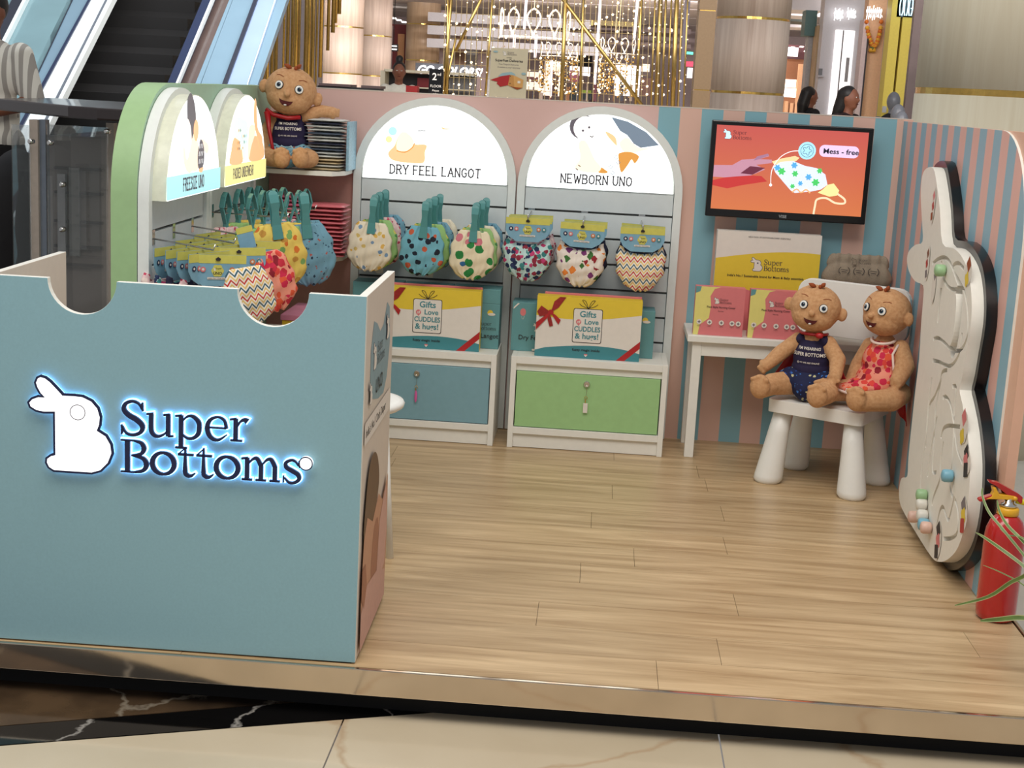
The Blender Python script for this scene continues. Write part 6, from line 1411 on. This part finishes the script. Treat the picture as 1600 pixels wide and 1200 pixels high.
bgb('switch_plate', 1379, 166, 1385, 176, 18.5, .03, m_far2, t)
t = thing('dark_pillar', 'dark metallic pillar between the yellow shop and the cream column', 'pillar', (atY(1432, 100, 16).x, 16, FZ)); bgb('pillar_panel', 1422, -15, 1452, 190, 16, .1, mat('bronze_metal', (104, 90, 88), .35, metal=.5, var=.15, scale=3), t, True)
t = thing('far_restaurant', 'warm lit restaurant far behind the pale column', 'shopfront', (atY(1242, 120, 34).x, 34, FZ))
bgb('rear_wall', 1215, 90, 1262, 178, 34, .2, mat('orange_brown', (150, 98, 64), .6), t, True); bgb('header', 1215, 70, 1262, 92, 33.5, .2, mat('dark_maroon', (74, 30, 34), .5), t)
bgb('lit_sign', 1228, 74, 1247, 88, 33.4, .05, lit_b, t); bgb('lit_screen', 1223, 124, 1244, 137, 33.3, .05, lit_a, t); bgb('lit_counter', 1223, 138, 1244, 152, 33.3, .05, lit_b, t); bgb('wood_post', 1245, 100, 1256, 176, 33.2, .1, mat('light_wood_post', (206, 156, 112), .5), t, True); bgb('maroon_post', 1255, 80, 1261, 176, 33.1, .1, mat('dark_maroon', (74, 30, 34), .5), t, True)
for k in range(4): bgb('stool_frame', 1226+k*8, 158+(k % 2)*3, 1231+k*8, 176, 31, .2, mat('light_wood_post', (206, 156, 112), .5), t, True)
t = thing('white_soffit', 'white curved soffit above the white shop', 'soffit', tuple(atY(1260, 20, 26)))
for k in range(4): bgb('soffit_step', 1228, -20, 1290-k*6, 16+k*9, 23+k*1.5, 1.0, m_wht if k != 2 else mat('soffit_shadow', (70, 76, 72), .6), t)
for x_, y_ in ((1251, 72), (1258, 79), (1237, 73)): tag(bgb('overhead_light', x_, y_, x_+5, y_+1.6, 33, .2, glow('lamp_disc', (255, 250, 240), 3)), 'small ceiling lamp at the warm restaurant, %s' % {1251: 'middle one', 1258: 'lowest one', 1237: 'left one'}[x_], 'ceiling lamp', 'restaurant ceiling lamps')
t = thing('exit_sign', 'green exit light at the brown pillar', 'sign', tuple(atY(1079, 83, 34))); bgb('sign_case', 1073, 81, 1083, 85, 34, .05, glow('exit_green', (60, 200, 150), 1), t)
t = thing('red_shop_sign', 'red shop sign low beside the brown pillar', 'sign', tuple(atY(1078, 100, 35))); bgb('sign_case', 1070, 96, 1083, 104, 35, .05, mat('sign_red', (176, 30, 60), .5, emit=.4), t); bgb('lilac_post', 1065, -10, 1073, 168, 20, .15, mat('lilac_post', (150, 140, 156), .4), t, True)
# ---------------------------------------------------------------- fairy light installation
t = thing('fairy_light_screen', 'golden pole frame hung with strings of fairy lights', 'light decoration', (-.2, 13, FZ))
def rod(p0, p1, r, m, name='pole'):
    MB().tube([p0, p1], r, 8, m).build(name, None, t, smooth=True)
D = 13
for (x0, y0), (x1, y1), r in (((706, -10), (690, 150), .014), ((700, -10), (698, 150), .012), ((770, -10), (757, 150), .01), ((884, -10), (876, 163), .018), ((912, -10), (905, 163), .012), ((1003, -10), (992, 163), .012), ((756, -10), (712, 60), .014), ((870, -14), (1022, 170), .016), ((712, 60), (690, 150), .01)):
    rod(atY(x0, y0, D), atY(x1, y1+20, D), r, m_brass2)
for k in range(7):
    x = 1018+k*8.5; rod(atY(x+6, -10, D+.1*(k % 2)), atY(x-2, 190, D+.1*(k % 2)), [.008, .02, .01][k % 3], m_brass2)
m_wire = mat('gold_wire', (206, 186, 140), .4, metal=.6); m_bulb = glow('warm_bulb', (255, 226, 184), 3); bulbs = MB(); wires = MB()
r = random.Random(5)
for k in range(46):
    x = 692+k*8.4; dd = D+(k % 4)*.25; p1 = atY(x+5, -10, dd); p0 = atY(x-2, 185, dd); wires.tube([p0, p1], .0035, 3, m_wire)
    n = 7 if x < 780 else 9 if x > 960 else 6
    for j in range(n): q_ = p0.lerp(p1, .15+.85*(j+r.random())/n); bulbs.ball(q_+V((.01*r.random(), -.01, 0)), .0055+.007*(r.random() < .22), m_bulb, sub=1)
for k in range(8): wires.tube([atY(692, 20+k*20, D+.4), atY(790, 24+k*20, D+.4)], .0025, 3, m_wire)
for k in range(9): wires.tube([atY(800, 28+k*16, D+.4), atY(1010, 38+k*16, D+.4)], .0025, 3, m_wire)
o = wires.build('light_strings', None, t); tag(o, kind='stuff')
o = bulbs.build('fairy_bulbs', None, t); tag(o, kind='stuff')
m_tube = glow('led_tube_white', (255, 236, 240), 1.3); m_neon = glow('neon_warm', (255, 236, 214), 1.1)
for (x0, y0), (x1, y1) in (((939, -8), (929, 132)), ((997, -8), (991, 60)), ((823, -8), (819, 46)), ((804, 54), (803, 74)), ((838, 54), (836, 90)), ((862, 94), (860, 150)), ((966, 104), (964, 150))): rod(atY(x0, y0, D+.6), atY(x1, y1, D+.6), .012, m_tube, 'led_tube')
def crown(x0, x1, y0, y1, n, Y_, label, dens):
    p0, p1 = atY(x0, y1, Y_), atY(x1, y0, Y_); W_, H_ = p1.x-p0.x, p1.z-p0.z
    c = thing('crown_decoration', label, 'light decoration', p0, group='hanging lit crowns')
    Rr = W_/2; cx = p0.x+Rr
    P = lambda ang, z: V((cx+Rr*math.sin(ang), Y_+Rr*(1-math.cos(ang)), p0.z+z))
    for k in range(n):
        a0_ = (k+.5-n/2)/n*PI; pts = []
        for j in range(17):
            u = j/16; th = a0_+PI/n*.36*math.sin(2*PI*u)*math.sin(PI*u)**.6; pts.append(P(th, H_*(1-abs(2*u-1)**1.3)))
        MB().tube(pts, H_*.032, 6, m_neon).build('neon_petal', None, c, smooth=True)
    MB().tube([P(-PI/2+PI*j/24, 0) for j in range(25)], H_*.03, 6, m_neon).build('neon_rim', None, c, smooth=True)
    b = MB(); rr = random.Random(int(x0))
    for k in range(dens):
        th = -PI/2+PI*rr.random(); b.ball(P(th, -rr.random()*H_*2.8), .006+.005*(rr.random() < .3), m_bulb if k % 4 == 0 else mat('gold_bead', (206, 160, 80), .3, metal=.8), sub=1)
    o = b.build('bead_curtain', None, c); tag(o, kind='stuff')
    b = MB(); b.tube([P(0, H_), (cx, Y_+Rr, 3.8)], .004, 4, m_wire); b.build('hanging_wire', None, c)
crown(777, 891, 16, 55, 5, D+.9, 'largest lit crown of five petals hanging above the delivery poster', 90)
crown(843, 904, 68, 86, 5, D+1.6, 'small lit crown with a golden bead curtain right of the delivery poster', 330)
crown(938, 994, 60, 82, 4, D+1.4, 'lit crown at the right behind the diagonal pole', 120)
crown(936, 982, 84, 98, 4, D+2.4, 'lowest small lit crown above the sparkling curtain', 330)
# ---------------------------------------------------------------- escalators
es = thing('escalator', 'tall escalator with dark steps and glass and steel sides rising at the left', 'escalator', (-3.5, 8.4, FZ))
SL = .563; Y0e = 8.2
def onE(x, y, lift=0):
    d = ray(x, y); # plane z = SL*(Y-Y0e)+FZ+lift
    t_ = (SL*(0-Y0e)+FZ+lift-1.46)/(d.z-SL*d.y); return EYE+d*t_
def band(xt0, xt1, xb0, xb1, yb_, lift, th, m, name, parent=es):
    A = [onE(xt0, 0, lift), onE(xt1, 0, lift), onE(xb1, yb_, lift), onE(xb0, yb_, lift)]
    def ext(p, q_, y): tt = (y-p.y)/(q_.y-p.y); return p.lerp(q_, tt)
    pts = [ext(A[0], A[3], 15.5), ext(A[1], A[2], 15.5), ext(A[1], A[2], Y0e+.05), ext(A[0], A[3], Y0e+.05)]
    b = MB(); b.prism(pts, (0, 0, -th), m); return b.build(name, None, parent)
m_gl = mat('tinted_glass_panel', (116, 150, 158), .12, var=.08, scale=2, coat=.5); m_gl2 = mat('pale_glass_panel', (116, 144, 162), .15, var=.05, scale=2); m_brt = mat('daylit_steel', (240, 250, 252), .3, metal=.0, var=.03, scale=3); m_dks = mat('dark_rubber', (40, 44, 58), .4)  # near-white steel: daylight glare put into its base colour
m_nv = mat('navy_rail', (30, 42, 72), .3); m_lil = mat('lilac_steel', (144, 166, 204), .3, var=.04, scale=3); m_stl = mat('grey_steel_edge', (120, 128, 140), .3, metal=.4)
band(18, 35, -64, -44, 155, .06, .1, m_dks, 'handrail'); band(-60, 18, -140, -64, 155, 0, .05, m_gl, 'glass_panel'); band(35, 40, -44, -38, 155, .06, .06, m_brt, 'steel_edge')
band(40, 112, -38, 39, 157, 0, .05, m_gl, 'glass_panel'); band(112, 113, 38, 39.5, 157, .012, .02, m_dks, 'panel_seam'); band(113, 137, 39.5, 50, 158, .0, .05, m_gl2, 'skirt_panel')
band(137, 141, 50, 56, 158, .03, .06, m_nv, 'rubber_seal'); band(141, 164, 56, 84, 158, .015, .06, m_brt, 'steel_deck'); band(164, 168, 84, 89, 158, .03, .06, m_stl, 'steel_edge'); band(168, 175, 89, 95, 158, .04, .08, m_brt, 'steel_edge')
band(175, 316, 95, 262, 135, -.5, .1, m_dark, 'step_bed')
eA = [onE(175, 0, -.5), onE(316, 0, -.5), onE(262, 135, -.5), onE(95, 135, -.5)]
for k in range(24):
    y_ = 8.3+k*.28; z_ = SL*(y_-Y0e)+FZ-.5; xl = eA[0].lerp(eA[3], (y_-eA[0].y)/(eA[3].y-eA[0].y)).x; xr = eA[1].lerp(eA[2], (y_-eA[1].y)/(eA[2].y-eA[1].y)).x
    B('step', (xl+.01, y_, z_), (xr-.02, y_+.27, z_+.1), m_dark, es)
band(316, 329, 261, 274, 131, .1, .12, m_nv, 'handrail'); band(329, 332, 274, 277, 131, .11, .05, m_brt, 'steel_edge'); band(332, 358, 277, 305, 131, 0, .04, mat('smoked_glass', (92, 78, 74), .12, coat=.4, var=.15, scale=2), 'glass_panel')
band(358, 363, 305, 313, 131, .01, .04, m_gl2, 'steel_edge'); band(363, 396, 314, 347, 131, .01, .05, m_gl2, 'skirt_panel'); band(396, 402, 347, 354, 131, .05, .06, m_dks, 'rubber_seal'); band(402, 432, 354, 388, 131, .03, .06, m_lil, 'steel_deck'); band(432, 448, 388, 403, 131, .02, .07, m_gl2, 'outer_cladding'); band(429, 430, 386, 387, 131, .045, .03, m_brt, 'steel_edge')
# ---------------------------------------------------------------- glass stand on the left
gs = thing('glass_stand', 'glass-sided stand with a dark canopy top and steel posts left of the green wall', 'kiosk', (-2.2, 6.6, FZ))
m_can = mat('dark_brown_canopy', (46, 36, 36), .3, coat=.3)
b = MB(); zt = atY(100, 163, 6.5).z; b.prism([(-2.9, 6.9, zt-.055), (-2.35, 6.36, zt-.055), (-2.2, 6.3, zt-.055), (-1.52, 6.3, zt-.055), (-1.52, 7.6, zt-.055), (-2.9, 7.6, zt-.055)], (0, 0, .055), m_can); b.build('canopy_top', None, gs, bevel=.008)
m_post2 = mat('grey_brown_steel', (178, 164, 152), .35, metal=.2)
bgb('post', 47, 187, 60, 420, 6.45, .06, m_post2, gs, True); bgb('post', 61, 187, 72, 420, 6.47, .05, m_stl, gs, True); bgb('post', 166, 192, 178, 420, 6.6, .05, m_post2, gs, True)
m_glass = mat('clear_glass', (214, 224, 226), .03, trans=.92, alpha=.35, var=0)
bgb('glass_pane', 19, 195, 47, 430, 6.42, .01, m_glass, gs, True); bgb('glass_pane', 74, 197, 168, 440, 6.42, .01, m_glass, gs, True)
for x_, y_ in ((51, 221), (81, 223), (170, 205), (100, 288), (100, 358)):
    p_ = atY(x_, y_, 6.4); MB().lathe([(.012, 0), (.012, .03), (.009, .034), (.002, .034)], p_, 16, m_chrome, M=Matrix.Rotation(PI/2, 3, 'X')).build('glass_clamp', None, gs, smooth=True)
inn_m = mat('taupe_interior', (128, 118, 112), .5, var=.12, scale=5)
bgb('inner_cabinet', 76, 215, 200, 470, 6.9, .4, inn_m, gs, True); 
for k, y_ in enumerate((262, 300, 345, 384, 412)): bgb('drawer_line', 84, y_, 160, y_+4, 6.88, .02, mat('drawer_gap', (50, 46, 46), .5), gs)
bgb('inner_strip', 90, 272, 102, 400, 6.87, .02, m_far2, gs); bgb('inner_strip', 108, 262, 124, 400, 6.87, .02, mat('pale_reflector', (130, 132, 130), .4), gs)
bs = thing('black_bag_cart', 'black domed covered cart standing behind the left glass pane', 'cart', tuple(atY(25, 400, 7.2)))
me = remesh('cover', lambda b: [b.ball((0, 0, .62), (.2, .2, .45), sub=3), b.ball((0, 0, .3), (.22, .2, .4), sub=3)], .02, blk, 3); o = link('cover', me, bs, local=True); q_ = atY(30, 400, 7.2); bs.location = (q_.x, 7.2, FZ+.1)
